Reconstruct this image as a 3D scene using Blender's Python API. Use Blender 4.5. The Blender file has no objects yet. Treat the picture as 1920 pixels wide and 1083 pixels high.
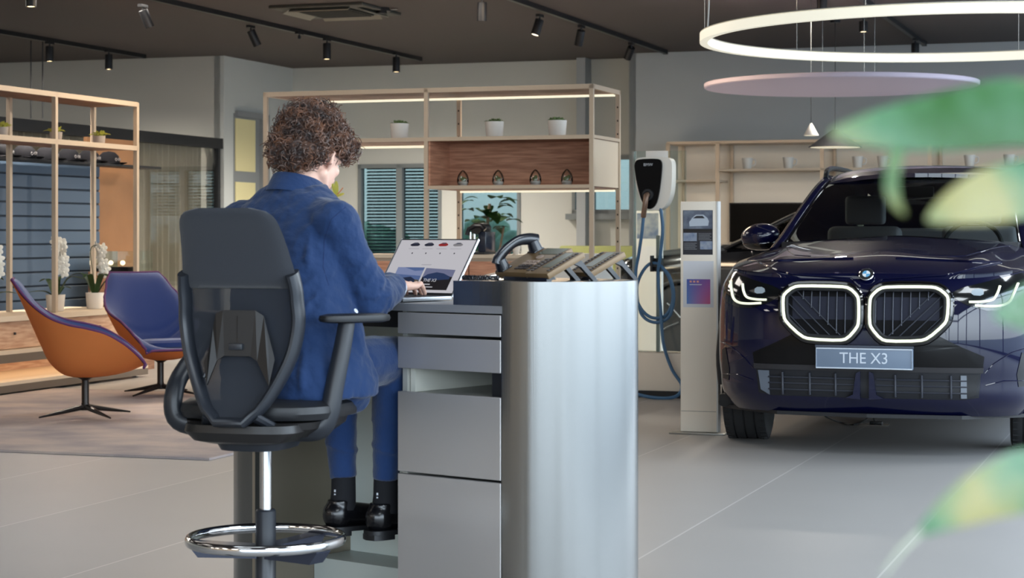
import bpy, bmesh, math, random
from mathutils import Vector, Matrix, Euler
from mathutils.bvhtree import BVHTree
random.seed(7)
sc = bpy.context.scene
COL = sc.collection

# ---------------------------------------------------------------- camera
# focal length of 3700 px on a 1920 px wide frame, horizon at y = 441, eye 1.2 m above the floor
F, H0, EYE = 3700.0, 441.0, 1.2
cam_d = bpy.data.cameras.new('camera'); cam = bpy.data.objects.new('camera', cam_d); COL.objects.link(cam)
cam.location = (0, 0, EYE); cam.rotation_euler = (math.pi/2, 0, 0)
cam_d.sensor_fit = 'HORIZONTAL'; cam_d.sensor_width = 36.0; cam_d.lens = F/1920*36.0
cam_d.shift_y = -(541.5-H0)/1920.0
cam_d.clip_start = 0.05; cam_d.clip_end = 300
cam_d.dof.use_dof = True; cam_d.dof.focus_distance = 8.0; cam_d.dof.aperture_fstop = 7.5
sc.camera = cam

# ---------------------------------------------------------------- world: overcast daylight
w = bpy.data.worlds.new('daylight'); sc.world = w; w.use_nodes = True
nt = w.node_tree; nt.nodes.clear()
wo = nt.nodes.new('ShaderNodeOutputWorld'); bg = nt.nodes.new('ShaderNodeBackground')
tc = nt.nodes.new('ShaderNodeTexCoord'); sx = nt.nodes.new('ShaderNodeSeparateXYZ'); cr = nt.nodes.new('ShaderNodeValToRGB')
nt.links.new(tc.outputs['Generated'], sx.inputs[0])
mr = nt.nodes.new('ShaderNodeMapRange'); mr.inputs[1].default_value = -0.25; mr.inputs[2].default_value = 0.6
nt.links.new(sx.outputs[2], mr.inputs[0]); nt.links.new(mr.outputs[0], cr.inputs[0])
cr.color_ramp.elements[0].position = 0.0; cr.color_ramp.elements[0].color = (.30, .34, .36, 1)
cr.color_ramp.elements[1].position = 1.0; cr.color_ramp.elements[1].color = (.45, .62, .85, 1)
e = cr.color_ramp.elements.new(0.30); e.color = (.52, .60, .66, 1)
e = cr.color_ramp.elements.new(0.42); e.color = (.78, .90, 1.0, 1)
nt.links.new(cr.outputs[0], bg.inputs[0]); bg.inputs[1].default_value = 8.0
nt.links.new(bg.outputs[0], wo.inputs[0])
sc.view_settings.view_transform = 'Standard'; sc.view_settings.look = 'None'
sc.view_settings.exposure = 0.26; sc.view_settings.gamma = 1.0; sc.view_settings.use_curve_mapping = False
sc.cycles.max_bounces = 8; sc.cycles.diffuse_bounces = 4; sc.cycles.glossy_bounces = 4
sc.cycles.transparent_max_bounces = 24; sc.cycles.transmission_bounces = 6
sc.cycles.caustics_reflective = False; sc.cycles.caustics_refractive = False
sc.cycles.use_denoising = True

# ---------------------------------------------------------------- frames
PSI = math.radians(19.0)               # the room (and the car) is turned 19 degrees
CU, SU = math.cos(PSI), math.sin(PSI)
CEIL = 3.32
def W(a, b, z=0.0):                     # room coordinates: a along the back wall, b away from the viewer
    return Vector((a*CU + b*SU, -a*SU + b*CU, z))
def at(px, py, Y):                      # the point that lies behind a pixel at depth Y
    return Vector(((px-960)/F*Y, Y, EYE-(py-H0)/F*Y))

# portals for the two glazed fronts (they only guide the sampling of the daylight)
def portal(a, b, z, sx_, sy_, rz):
    ld = bpy.data.lights.new('portal', 'AREA'); ld.shape = 'RECTANGLE'; ld.size = sx_; ld.size_y = sy_
    ld.cycles.is_portal = True
    o = bpy.data.objects.new('portal', ld); COL.objects.link(o)
    o.location = W(a, b, z); o.rotation_euler = (math.pi/2, 0, rz)
portal(2.75, 8.5, 1.6, 26.5, 3.2, -PSI+math.pi/2)
portal(-.55, -4.4, 1.6, 6.8, 3.2, -PSI)

# added square fill lamps under the ceiling to brighten floor and walls
def fill_lamp(a, b, size, watt, col):
    ld = bpy.data.lights.new('ceiling_fill', 'AREA'); ld.shape = 'SQUARE'; ld.size = size; ld.energy = watt; ld.color = col
    o = bpy.data.objects.new('ceiling_fill', ld); COL.objects.link(o); o.location = W(a, b, CEIL-.03); o.rotation_euler = (0, 0, -PSI)
for a in (-9.5, -6.2, -2.9, .4):
    for b in (1.0, 4.6, 8.2, 11.8, 15.2):
        if a == -2.9 and b > 11: continue
        fill_lamp(a, b, 1.4, (18 if a < -4 else 28)*((.22 if a < -4 else .45 if a < -1 else 2.0) if b < 10 else 1.9 if a < -4 else 2.2)*(.8 if b < 3 else 1), (1.0, .93, .85) if a < -4 else (.86, .94, 1.0))
for a, b in ((-12.6, 15.5), (-13.0, 12.0), (-10.5, -2.8), (-7.5, -2.8), (-13.5, -2.8), (-5.0, -2.8)): fill_lamp(a, b, 1.2, 70 if b > 0 else 52, (1.0, .95, .88))  # added fill beyond the partition and at the front wall, for bounced light

fill_lamp(-5.0, 15.2, 1.2, 75, (1.0, .74, .48)); fill_lamp(-7.6, 14.6, 1.2, 50, (1.0, .76, .52))  # added warm fill for the floor further back

# ---------------------------------------------------------------- helpers
def S(r, g, b):
    f = lambda v: ((v/255+.055)/1.055)**2.4 if v > 10 else v/255/12.92
    return (f(r), f(g), f(b), 1.0)
MATS = {}
def mat(name, col=(.5,.5,.5,1), rough=.5, metal=0.0, coat=0.0, spec=.5, emit=None, es=1.0, sheen=0, bump=None, var=None, alpha=None, trans=0, ior=1.45, aniso=0):
    if name in MATS: return MATS[name]
    m = bpy.data.materials.new(name); m.use_nodes = True; t = m.node_tree
    p = t.nodes['Principled BSDF']
    p.inputs['Base Color'].default_value = col; p.inputs['Roughness'].default_value = rough
    p.inputs['Metallic'].default_value = metal; p.inputs['Coat Weight'].default_value = coat; p.inputs['Coat Roughness'].default_value = .03
    p.inputs['Specular IOR Level'].default_value = spec; p.inputs['Sheen Weight'].default_value = sheen
    p.inputs['Transmission Weight'].default_value = trans; p.inputs['IOR'].default_value = ior
    p.inputs['Anisotropic'].default_value = aniso
    if alpha is not None: p.inputs['Alpha'].default_value = alpha
    if emit:
        p.inputs['Emission Color'].default_value = emit; p.inputs['Emission Strength'].default_value = es
    tcn = t.nodes.new('ShaderNodeTexCoord')
    if bump:                            # (scale, strength[, stretch xyz[, detail]])
        n = t.nodes.new('ShaderNodeTexNoise'); n.inputs['Scale'].default_value = bump[0]; n.inputs['Detail'].default_value = bump[3] if len(bump) > 3 else 3
        mp = t.nodes.new('ShaderNodeMapping'); t.links.new(tcn.outputs['Object'], mp.inputs[0])
        if len(bump) > 2: mp.inputs['Scale'].default_value = bump[2]
        t.links.new(mp.outputs[0], n.inputs['Vector'])
        b = t.nodes.new('ShaderNodeBump'); b.inputs['Strength'].default_value = bump[1]; b.inputs['Distance'].default_value = .01
        t.links.new(n.outputs[0], b.inputs['Height']); t.links.new(b.outputs[0], p.inputs['Normal'])
    if var:                             # (scale, colour2, stretch)
        n = t.nodes.new('ShaderNodeTexNoise'); n.inputs['Scale'].default_value = var[0]; n.inputs['Detail'].default_value = 5
        mp = t.nodes.new('ShaderNodeMapping'); t.links.new(tcn.outputs['Object'], mp.inputs[0])
        if len(var) > 2: mp.inputs['Scale'].default_value = var[2]
        t.links.new(mp.outputs[0], n.inputs['Vector'])
        r = t.nodes.new('ShaderNodeValToRGB'); r.color_ramp.elements[0].position = .35; r.color_ramp.elements[1].position = .65
        r.color_ramp.elements[0].color = col; r.color_ramp.elements[1].color = var[1]
        t.links.new(n.outputs[0], r.inputs[0]); t.links.new(r.outputs[0], p.inputs['Base Color'])
    MATS[name] = m; return m
def thin_glass(name, tint=(.9,.95,.95,1), refl=.08, rough=0.0, ior=1.45):
    if name in MATS: return MATS[name]
    m = bpy.data.materials.new(name); m.use_nodes = True; t = m.node_tree; t.nodes.clear()
    o = t.nodes.new('ShaderNodeOutputMaterial'); mx = t.nodes.new('ShaderNodeMixShader')
    tr = t.nodes.new('ShaderNodeBsdfTransparent'); gl = t.nodes.new('ShaderNodeBsdfGlossy'); fr = t.nodes.new('ShaderNodeFresnel')
    tr.inputs[0].default_value = tint; gl.inputs['Roughness'].default_value = rough; fr.inputs[0].default_value = ior
    ad = t.nodes.new('ShaderNodeMath'); ad.operation = 'MULTIPLY_ADD'; ad.inputs[1].default_value = 1.0; ad.inputs[2].default_value = refl-.04
    t.links.new(fr.outputs[0], ad.inputs[0]); t.links.new(ad.outputs[0], mx.inputs[0])
    t.links.new(tr.outputs[0], mx.inputs[1]); t.links.new(gl.outputs[0], mx.inputs[2]); t.links.new(mx.outputs[0], o.inputs[0])
    MATS[name] = m; return m

def link(name, me, m, parent=None, smooth=False, angle=None):
    o = bpy.data.objects.new(name, me); COL.objects.link(o)
    for x in (m if isinstance(m, (list, tuple)) else [m]): me.materials.append(x)
    if smooth: me.shade_smooth()
    if angle is not None: me.set_sharp_from_angle(angle=math.radians(angle))
    if parent is not None: o.parent = parent
    return o
def obj(name, bm, m, parent=None, smooth=False, bev=0, seg=2, angle=35):
    if bev > 0:
        bmesh.ops.bevel(bm, geom=[e for e in bm.edges if e.is_manifold and e.calc_face_angle(0) > .6], offset=bev, segments=seg, affect='EDGES', profile=.6)
    bmesh.ops.recalc_face_normals(bm, faces=bm.faces[:])
    me = bpy.data.meshes.new(name); bm.to_mesh(me); bm.free()
    return link(name, me, m, parent, smooth or bev > 0, angle if (smooth or bev > 0) else None)
def thing(name, label, cat, loc=(0,0,0), rz=0.0, group=None):
    o = bpy.data.objects.new(name, None); COL.objects.link(o); o.empty_display_size = .1
    o.location = loc; o.rotation_euler = (0, 0, rz)
    return tag(o, label, cat, group)
def tag(o, label, cat, group=None):
    o['label'] = label; o['category'] = cat
    if group: o['group'] = group
    return o
def struct(o): o['kind'] = 'structure'; return o
def dup(root, loc, rz=None, label=None, group=None, scale=None):
    r = root.copy(); COL.objects.link(r); r.location = loc
    if rz is not None: r.rotation_euler = (0, 0, rz)
    if scale: r.scale = (scale,)*3
    if label: r['label'] = label
    if group: r['group'] = group
    for ch in list(root.children):
        c = ch.copy(); COL.objects.link(c); c.parent = r
        for g in list(ch.children):
            d = g.copy(); COL.objects.link(d); d.parent = c
    return r
def B(): return bmesh.new()
def box(bm, x0, x1, y0, y1, z0, z1, M=None):
    r = bmesh.ops.create_cube(bm, size=1.0)
    for v in r['verts']:
        v.co = Vector(((x0+x1)/2+v.co.x*(x1-x0), (y0+y1)/2+v.co.y*(y1-y0), (z0+z1)/2+v.co.z*(z1-z0)))
        if M is not None: v.co = M @ v.co
    return r['verts']
def cyl(bm, c, r, h, seg=32, r2=None, M=None):      # stands on c, axis z unless M turns it
    q = bmesh.ops.create_cone(bm, cap_ends=True, segments=seg, radius1=r, radius2=r if r2 is None else r2, depth=h)
    for v in q['verts']:
        v.co.z += h/2
        if M is not None: v.co = M @ v.co
        v.co += Vector(c)
def lathe(bm, prof, seg=40, c=(0,0,0), M=None):
    rings = []
    for r, z in prof:
        ring = []
        for i in range(seg):
            t = 2*math.pi*i/seg; p = Vector((r*math.cos(t), r*math.sin(t), z))
            if M is not None: p = M @ p
            ring.append(bm.verts.new(p+Vector(c)))
        rings.append(ring)
    for a, b in zip(rings, rings[1:]):
        for i in range(seg): bm.faces.new((a[i], a[(i+1)%seg], b[(i+1)%seg], b[i]))
    for ring, (r, z) in ((rings[0], prof[0]), (rings[-1], prof[-1])):
        if r > 1e-5: bm.faces.new(ring)
def tube(bm, pts, r, seg=10, closed=False, flat=1.0, up=None):
    pts = [Vector(p) for p in pts]; n = len(pts); rings = []; prev = None
    for i, p in enumerate(pts):
        if closed: d = pts[(i+1)%n]-pts[i-1]
        else: d = pts[min(i+1, n-1)]-pts[max(i-1, 0)]
        d.normalize()
        if up is not None: x = d.cross(Vector(up))
        elif prev is None:
            x = d.cross(Vector((0,0,1))) if abs(d.z) < .9 else d.cross(Vector((1,0,0)))
        else: x = prev-d*prev.dot(d)
        x.normalize(); prev = x; y = d.cross(x)
        rr = r[i] if isinstance(r, (list, tuple)) else r
        rings.append([bm.verts.new(p+x*math.cos(2*math.pi*k/seg)*rr+y*math.sin(2*math.pi*k/seg)*rr*flat) for k in range(seg)])
    m = n if closed else n-1
    for i in range(m):
        a, b = rings[i], rings[(i+1)%n]
        for k in range(seg): bm.faces.new((a[k], a[(k+1)%seg], b[(k+1)%seg], b[k]))
    if not closed: bm.faces.new(rings[0]); bm.faces.new(rings[-1][::-1])
def prism(bm, poly, h0, h1, axis='z', M=None):       # poly: list of 2-D points
    def mk(p, h):
        q = {'z': Vector((p[0], p[1], h)), 'y': Vector((p[0], h, p[1])), 'x': Vector((h, p[0], p[1]))}[axis]
        return bm.verts.new(M @ q if M is not None else q)
    a = [mk(p, h0) for p in poly]; b = [mk(p, h1) for p in poly]; n = len(poly)
    bm.faces.new(a); bm.faces.new(b[::-1])
    for i in range(n): bm.faces.new((a[i], a[(i+1)%n], b[(i+1)%n], b[i]))
def sheet(bm, fn, nu, nv, closeu=False):
    g = [[bm.verts.new(fn(i/(nu if closeu else nu), j/nv)) for j in range(nv+1)] for i in range(nu if closeu else nu+1)]
    for i in range(nu):
        for j in range(nv):
            a, b = g[i], g[(i+1) % len(g)]
            bm.faces.new((a[j], b[j], b[j+1], a[j+1]))
    return g
def ell(bm, c, r, seg=20, rings=14, M=None):
    q = bmesh.ops.create_uvsphere(bm, u_segments=seg, v_segments=rings, radius=1.0)
    for v in q['verts']:
        v.co = Vector((v.co.x*r[0], v.co.y*r[1], v.co.z*r[2]))
        if M is not None: v.co = M @ v.co
        v.co += Vector(c)
def crom(pts, n):                       # smooth curve through points, n samples
    P = [Vector(p) for p in pts]; out = []; m = len(P)-1
    for k in range(n):
        t = k/(n-1)*m; i = min(int(t), m-1); f = t-i
        p0, p1, p2, p3 = P[max(i-1,0)], P[i], P[i+1], P[min(i+2,m)]
        out.append(.5*((2*p1)+(p2-p0)*f+(2*p0-5*p1+4*p2-p3)*f*f+(3*p1-p0-3*p2+p3)*f**3))
    return out
def interp(tab, x):
    if x <= tab[0][0]: return tab[0][1]
    for (x0, y0), (x1, y1) in zip(tab, tab[1:]):
        if x <= x1: return y0+(y1-y0)*(x-x0)/(x1-x0)
    return tab[-1][1]
def sstep(tab, x):                      # like interp, eased between the knots (Catmull-Rom on the values)
    n = len(tab)
    if x <= tab[0][0]: return tab[0][1]
    if x >= tab[-1][0]: return tab[-1][1]
    for i in range(n-1):
        if x <= tab[i+1][0]:
            x0, y0 = tab[i]; x1, y1 = tab[i+1]; f = (x-x0)/(x1-x0)
            m0 = (y1-tab[i-1][1])/(x1-tab[i-1][0]) if i > 0 else (y1-y0)/(x1-x0)
            m1 = (tab[i+2][1]-y0)/(tab[i+2][0]-x0) if i < n-2 else (y1-y0)/(x1-x0)
            h = x1-x0
            return (2*f**3-3*f*f+1)*y0+(f**3-2*f*f+f)*h*m0+(-2*f**3+3*f*f)*y1+(f**3-f*f)*h*m1
def smooth_poly(poly, k=1):
    for _ in range(k):                  # corner cutting
        q = []
        for i, p in enumerate(poly):
            n = poly[(i+1) % len(poly)]
            q += [tuple(p[j]*.75+n[j]*.25 for j in range(len(p))), tuple(p[j]*.25+n[j]*.75 for j in range(len(p)))]
        poly = q
    return poly
def fuse(name, bm, m, parent, voxel=.008, smooth=4, disp=None, dec=None):
    """union overlapping pieces into one continuous skin"""
    me = bpy.data.meshes.new(name); bmesh.ops.recalc_face_normals(bm, faces=bm.faces[:]); bm.to_mesh(me); bm.free()
    o = bpy.data.objects.new(name, me); COL.objects.link(o)
    r = o.modifiers.new('r', 'REMESH'); r.mode = 'VOXEL'; r.voxel_size = voxel
    s = o.modifiers.new('s', 'SMOOTH'); s.factor = .5; s.iterations = smooth
    for d in (disp or []):
        tx = bpy.data.textures.new('folds', 'CLOUDS'); tx.noise_scale = d[0]
        dm = o.modifiers.new('d', 'DISPLACE'); dm.texture = tx; dm.strength = d[1]; dm.mid_level = .5; dm.texture_coords = 'LOCAL'
    if dec: q = o.modifiers.new('q', 'DECIMATE'); q.ratio = dec
    bpy.context.view_layer.update()
    dg = bpy.context.evaluated_depsgraph_get()
    me2 = bpy.data.meshes.new_from_object(o.evaluated_get(dg)); bpy.data.objects.remove(o); me2.name = name
    me2.materials.clear()
    return link(name, me2, m, parent, True)
def cap(bm, p0, p1, r0, r1, sx=1.0, seg=16):           # tapered capsule between two points
    p0, p1 = Vector(p0), Vector(p1); d = p1-p0; L = d.length
    q = d.to_track_quat('Z', 'Y').to_matrix()
    prof = [(0, -r0)]+[(r0*math.sin(t), -r0*math.cos(t)) for t in (math.pi/8, math.pi/4, 3*math.pi/8)]+[(r0, 0), (r1, L)]
    prof += [(r1*math.cos(t), L+r1*math.sin(t)) for t in (math.pi/8, math.pi/4, 3*math.pi/8)]+[(0, L+r1)]
    lathe(bm, [(max(r,1e-4) if 0 < i < len(prof)-1 else 1e-4, z) for i, (r, z) in enumerate(prof)], seg, tuple(p0), q)
def text_mesh(s, size, name, m, parent, loc, rot, depth=.002, align='CENTER', sx=1.0):
    c = bpy.data.curves.new(name, 'FONT'); c.body = s; c.size = size; c.align_x = align; c.align_y = 'CENTER'; c.extrude = depth
    o = bpy.data.objects.new(name, c); COL.objects.link(o)
    bpy.context.view_layer.update(); dg = bpy.context.evaluated_depsgraph_get()
    me = bpy.data.meshes.new_from_object(o.evaluated_get(dg)); bpy.data.objects.remove(o)
    o = link(name, me, m, parent); o.location = loc; o.rotation_euler = rot; o.scale = (sx, 1, 1)
    return o

# ---------------------------------------------------------------- materials
M_white = mat('white_matt', S(215,212,205), .6)
M_black = mat('black_plastic', S(24,25,28), .42)
M_dark = mat('dark_metal', S(46,42,40), .35, .7)
M_chrome = mat('chrome', S(225,225,225), .08, 1.0)
M_steel = mat('brushed_steel', S(138,138,136), .24, .95, bump=(30, .10, (1, 1, .01)))
M_frame = mat('champagne_metal', S(196,178,156), .4, .35)
M_oak = mat('oak_wood', S(150,112,88), .5, var=(5, S(112,78,58), (1, 1, 14)))
M_wood = mat('walnut_back', S(206,152,122), .5, var=(4, S(168,116,90), (1.2, 1, 16)))
M_cream = mat('cream_laminate', S(196,180,158), .55)
M_glass = thin_glass('clear_glass', (.90,.95,.94,1), .025)
M_green = mat('succulent_green', S(120,140,84), .6, var=(60, S(82,104,66)))
M_leaf = mat('leaf_green', S(52,84,38), .45, var=(9, S(34,62,28)))
M_ceram = mat('white_ceramic', S(226,220,210), .35, coat=.2)
M_soil = mat('soil', S(70,52,40), .9)
M_bulb = mat('lit_lens', S(255,244,220), .4, emit=(1,.93,.8,1), es=1.2)
# ================================================================ the room
M_floor = bpy.data.materials.new('porcelain_tiles'); M_floor.use_nodes = True
t = M_floor.node_tree; p = t.nodes['Principled BSDF']
tcn = t.nodes.new('ShaderNodeTexCoord'); br = t.nodes.new('ShaderNodeTexBrick')
br.offset = 0; br.inputs['Scale'].default_value = 1.0; br.inputs['Brick Width'].default_value = .9; br.inputs['Row Height'].default_value = 400
br.inputs['Mortar Size'].default_value = .005; br.inputs['Mortar Smooth'].default_value = .2
br.inputs['Color1'].default_value = S(160,157,154); br.inputs['Color2'].default_value = S(153,151,149); br.inputs['Mortar'].default_value = S(184,181,178)
mpf = t.nodes.new('ShaderNodeMapping'); mpf.inputs['Location'].default_value = (1.04, 150, 0)
t.links.new(tcn.outputs['Object'], mpf.inputs[0]); t.links.new(mpf.outputs[0], br.inputs['Vector'])
nz = t.nodes.new('ShaderNodeTexNoise'); nz.inputs['Scale'].default_value = 2.5; nz.inputs['Detail'].default_value = 6
t.links.new(tcn.outputs['Object'], nz.inputs['Vector'])
mx = t.nodes.new('ShaderNodeMix'); mx.data_type = 'RGBA'; mx.blend_type = 'MULTIPLY'; mx.inputs[0].default_value = .25
cr = t.nodes.new('ShaderNodeValToRGB'); cr.color_ramp.elements[0].color = (.75,.75,.75,1)
t.links.new(nz.outputs[0], cr.inputs[0]); t.links.new(br.outputs[0], mx.inputs[6]); t.links.new(cr.outputs[0], mx.inputs[7])
t.links.new(mx.outputs[2], p.inputs['Base Color']); p.inputs['Roughness'].default_value = .38; p.inputs['Specular IOR Level'].default_value = .3
M_ceil = mat('dark_ceiling', S(74,69,67), .8, var=(.6, S(76,68,66)))
M_wall = mat('grey_wall', S(194,193,186), .85, bump=(40,.05))
M_wallb = mat('grey_wall_panel', S(184,188,188), .85)
M_pale = mat('pale_wall', S(196,200,198), .85)
def rstruct(name, bm, m, **k):          # room coordinates
    o = obj(name, bm, m, **k); o.rotation_euler = (0, 0, -PSI); return struct(o)
def rthing(name, label, cat, a, b, z=0, rz=0, group=None): return thing(name, label, cat, W(a, b, z), -PSI+rz, group)

bm = B(); box(bm, -16, 3.0, -4.6, 24.5, -.1, 0); rstruct('floor', bm, M_floor)
bm = B(); box(bm, -16, 3.0, -4.6, 24.5, CEIL, CEIL+.12); rstruct('ceiling', bm, M_ceil)
# outer corner on the left, the back wall and the nearer panel on the right
bm = B(); box(bm, -16, -10.85, 20.92, 21.05, 0, CEIL); rstruct('wall_left', bm, M_wall)
bm = B(); box(bm, -16.1, -16, -4.6, 24.5, 0, CEIL); rstruct('wall_far_left', bm, M_wall)
# return wall with a tall doorway holding two yellow lit panels
bm = B()
box(bm, -10.93, -10.80, 20.92, 21.16, 0, CEIL); box(bm, -10.93, -10.80, 21.16, 22.0, 2.66, CEIL); box(bm, -10.93, -10.80, 22.0, 22.9, 0, CEIL)
rstruct('wall_return', bm, M_pale)
bm = B(); box(bm, -10.92, -10.81, 21.16, 21.9, 0, 2.66); box(bm, -10.9, -10.74, 21.88, 22.02, 0, 2.68); box(bm, -10.9, -10.76, 21.2, 22.0, 2.62, 2.69)
dr = rstruct('door_1', bm, mat('door_grey', S(140,144,146), .6))
M_yel = mat('frosted_yellow_glass', S(232,222,170), .4)
bm = B(); box(bm, -10.809, -10.795, 21.22, 21.74, 1.97, 2.6); box(bm, -10.809, -10.795, 21.22, 21.74, 1.0, 1.84); box(bm, -10.809, -10.795, 21.22, 21.74, .2, .9)
obj('pane', bm, M_yel, dr)
# back wall with three windows
def wall_with_holes(name, a0, a1, b0, b1, z1, holes, m):
    bm = B(); x = a0
    for (h0, h1, z0, zz) in holes:
        box(bm, x, h0, b0, b1, 0, z1); box(bm, h0, h1, b0, b1, 0, z0); box(bm, h0, h1, b0, b1, zz, z1); x = h1
    box(bm, x, a1, b0, b1, 0, z1); return rstruct(name, bm, m)
def a_of(px, b): k = (px-960)/F; Y = b/(k*SU+CU); return (k*CU-SU)*Y
wins = [(a_of(672,22.8), a_of(828,22.8), .55, 2.09), (a_of(858,22.8), a_of(976,22.8), .55, 2.14), (a_of(1073,22.8), a_of(1186,22.8)+.12, 1.46, 2.16)]
wall_with_holes('wall_back', -10.85, -6.1, 22.8, 22.92, CEIL, wins, mat('back_wall_paint', S(206,207,201), .85))
M_alu = mat('window_aluminium', S(128,134,136), .45, .2)
for i, (a0, a1, z0, z1) in enumerate(wins):
    bm = B()
    for q in ((a0,a0+.04,z0,z1),(a1-.04,a1,z0,z1),(a0,a1,z0,z0+.05),(a0,a1,z1-.05,z1)): box(bm, q[0], q[1], 22.78, 22.9, q[2], q[3])
    if i == 0: box(bm, (a0+a1)/2-.04, (a0+a1)/2+.04, 22.78, 22.9, z0, z1)
    if i == 2: box(bm, a0+.17, a0+.27, 22.78, 22.9, z0, z1); box(bm, a0-.05, a1+.05, 22.68, 22.9, z0-.07, z0)
    wn = rstruct('window_%d' % (i+1), bm, M_alu)
    bm = B(); box(bm, a0+.03, a1-.03, 22.84, 22.848, z0+.03, z1-.03); obj('pane', bm, thin_glass('window_glass', (.25,.29,.285,1), .06), wn)
bl = rthing('venetian_blind', 'half lowered slatted blind in the leftmost window of the rear wall', 'blind', (wins[0][0]+wins[0][1])/2, 22.93, .55)
bm = B(); hw = (wins[0][1]-wins[0][0])/2-.06
for k in range(30): box(bm, -hw, hw, -.019, .019, -.001, .001, Matrix.Translation((0, 0, .30+k*.041)) @ Matrix.Rotation(.62, 4, 'X'))
obj('slats', bm, mat('blind_slats', S(150,165,165), .5), bl)
bm = B(); box(bm, -hw, hw, -.03, .03, 1.5, 1.54); obj('head_rail', bm, M_alu, bl)
bm = B(); box(bm, -6.95, -6.84, 22.55, 22.8, 0, CEIL); rstruct('trim_1', bm, mat('column_paint', S(170,174,176), .8))
bm = B(); box(bm, -6.2, 3.0, 22.2, 22.4, 0, CEIL); rstruct('wall_right_back', bm, M_wallb)
bm = B(); box(bm, -6.2, -6.12, 22.2, 22.92, 0, CEIL); rstruct('wall_step', bm, M_wallb)
# glazed fronts that bring the daylight in
M_mull = mat('mullion_grey', S(60,64,68), .5, .3)
def glazing(name, horizontal, c, lo, hi, n, skip=()):
    bm = B(); st = (hi-lo)/n
    def bx(x0, x1, z0, z1):
        if horizontal: box(bm, x0, x1, c-.05, c+.05, z0, z1)
        else: box(bm, c-.05, c+.05, x0, x1, z0, z1)
    bx(lo, hi, 0, .12); bx(lo, hi, CEIL-.25, CEIL); bx(lo, hi, 2.45, 2.53)
    for k in range(n+1): bx(lo+k*st-.05, lo+k*st+.05, 0, CEIL)
    o = rstruct(name, bm, M_mull); return o
glazing('window_4', False, 2.9, -4.6, 22.3, 6)
glazing('window_5', True, -4.5, -4.0, 2.9, 4)
bm = B(); box(bm, -16, -4.05, -4.6, -4.5, 0, CEIL); rstruct('wall_front', bm, M_cream)
# outside: paved ground, hedges
bm = B(); box(bm, -60, 60, -60, -4.7, -.2, -.12); box(bm, 4.3, 60, -4.7, 60, -.2, -.12); box(bm, -60, 4.3, 24.6, 60, -.2, -.12)
rstruct('ground', bm, mat('asphalt', S(120,122,122), .9))

# ---- curtained glass partition on the left (runs along v from the outer corner)
bm = B(); box(bm, -10.90, -10.80, 12.0, 20.9, 2.22, 2.34); box(bm, -10.9, -10.8, 12.0, 20.9, 0, .08)
for k in (20.84, 18.6, 16.3, 14.0): box(bm, -10.9, -10.82, k-.03, k+.03, 0, 2.3)
pt = rstruct('window_6', bm, mat('black_frame', S(30,32,36), .5))
bm = B(); box(bm, -10.852, -10.846, 12.0, 20.85, .08, 2.22); obj('pane', bm, thin_glass('office_glass', (.95,.95,.93,1), .07, ior=1.12), pt)
def curtain_sheet(bm, x, y0, y1, z0, z1, n, amp):
    N = n*6
    def fn(u, v):
        return Vector((x+amp*math.sin(u*n*2*math.pi)+amp*.3*math.sin(u*n*1.3*math.pi), y0+(y1-y0)*u, z0+(z1-z0)*v))
    sheet(bm, fn, N, 2)
cu = rthing('curtain', 'long grey pleated curtain hanging behind the black framed glass partition', 'curtain', -11.05, 16.5)
bm = B(); curtain_sheet(bm, 0, -4.4, 4.3, .03, 2.24, 62, .035)
obj('pleats', bm, mat('curtain_fabric', S(134,126,112), .8, sheen=.2), cu, smooth=True)
bm = B(); box(bm, -.03, .03, -4.4, 4.35, 2.24, 2.27); obj('curtain_rail', bm, M_black, cu)

# ---- ceiling fittings
def rail(label, a, b0, b1):
    o = rthing('ceiling_track', label, 'track', a, (b0+b1)/2, CEIL-.045, group='black lighting tracks on the ceiling')
    L = (b1-b0)/2
    bm = B(); box(bm, -.022, .022, -L, L, 0, .045); obj('rail', bm, M_black, o)
    bm = B(); box(bm, -.026, .026, L-.02, L+.01, -.004, .045); obj('end_cap', bm, M_black, o)
    return o
aL, aM, aR = a_of(800,21.6)-.0, 0, 0
def room_of(px, py, z):                 # room coordinates of the pixel on the plane at height z
    Y = F*(z-EYE)/(H0-py); X = (px-960)/F*Y
    return X*CU-Y*SU, X*SU+Y*CU
zt = CEIL-.04
for lab, p0, p1 in (('black ceiling lighting track above the left display shelf', (-60,58), (278,108)),
                    ('long black ceiling lighting track above the curly haired man', (230,0), (800,113)),
                    ('black ceiling lighting track right of the ceiling air unit', (915,0), (1258,100))):
    a0, b0 = room_of(p0[0], p0[1], zt); a1, b1 = room_of(p1[0], p1[1], zt)
    rail(lab, (a0+a1*3)/4, b0-(3 if p0[1] < 1 else 0), b1)
a0, b0 = room_of(1560,-8,zt); a1, b1 = room_of(1733,85,zt)
rail('black ceiling lighting track seen through the glowing ring lamp', a1, b0, b1)

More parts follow.
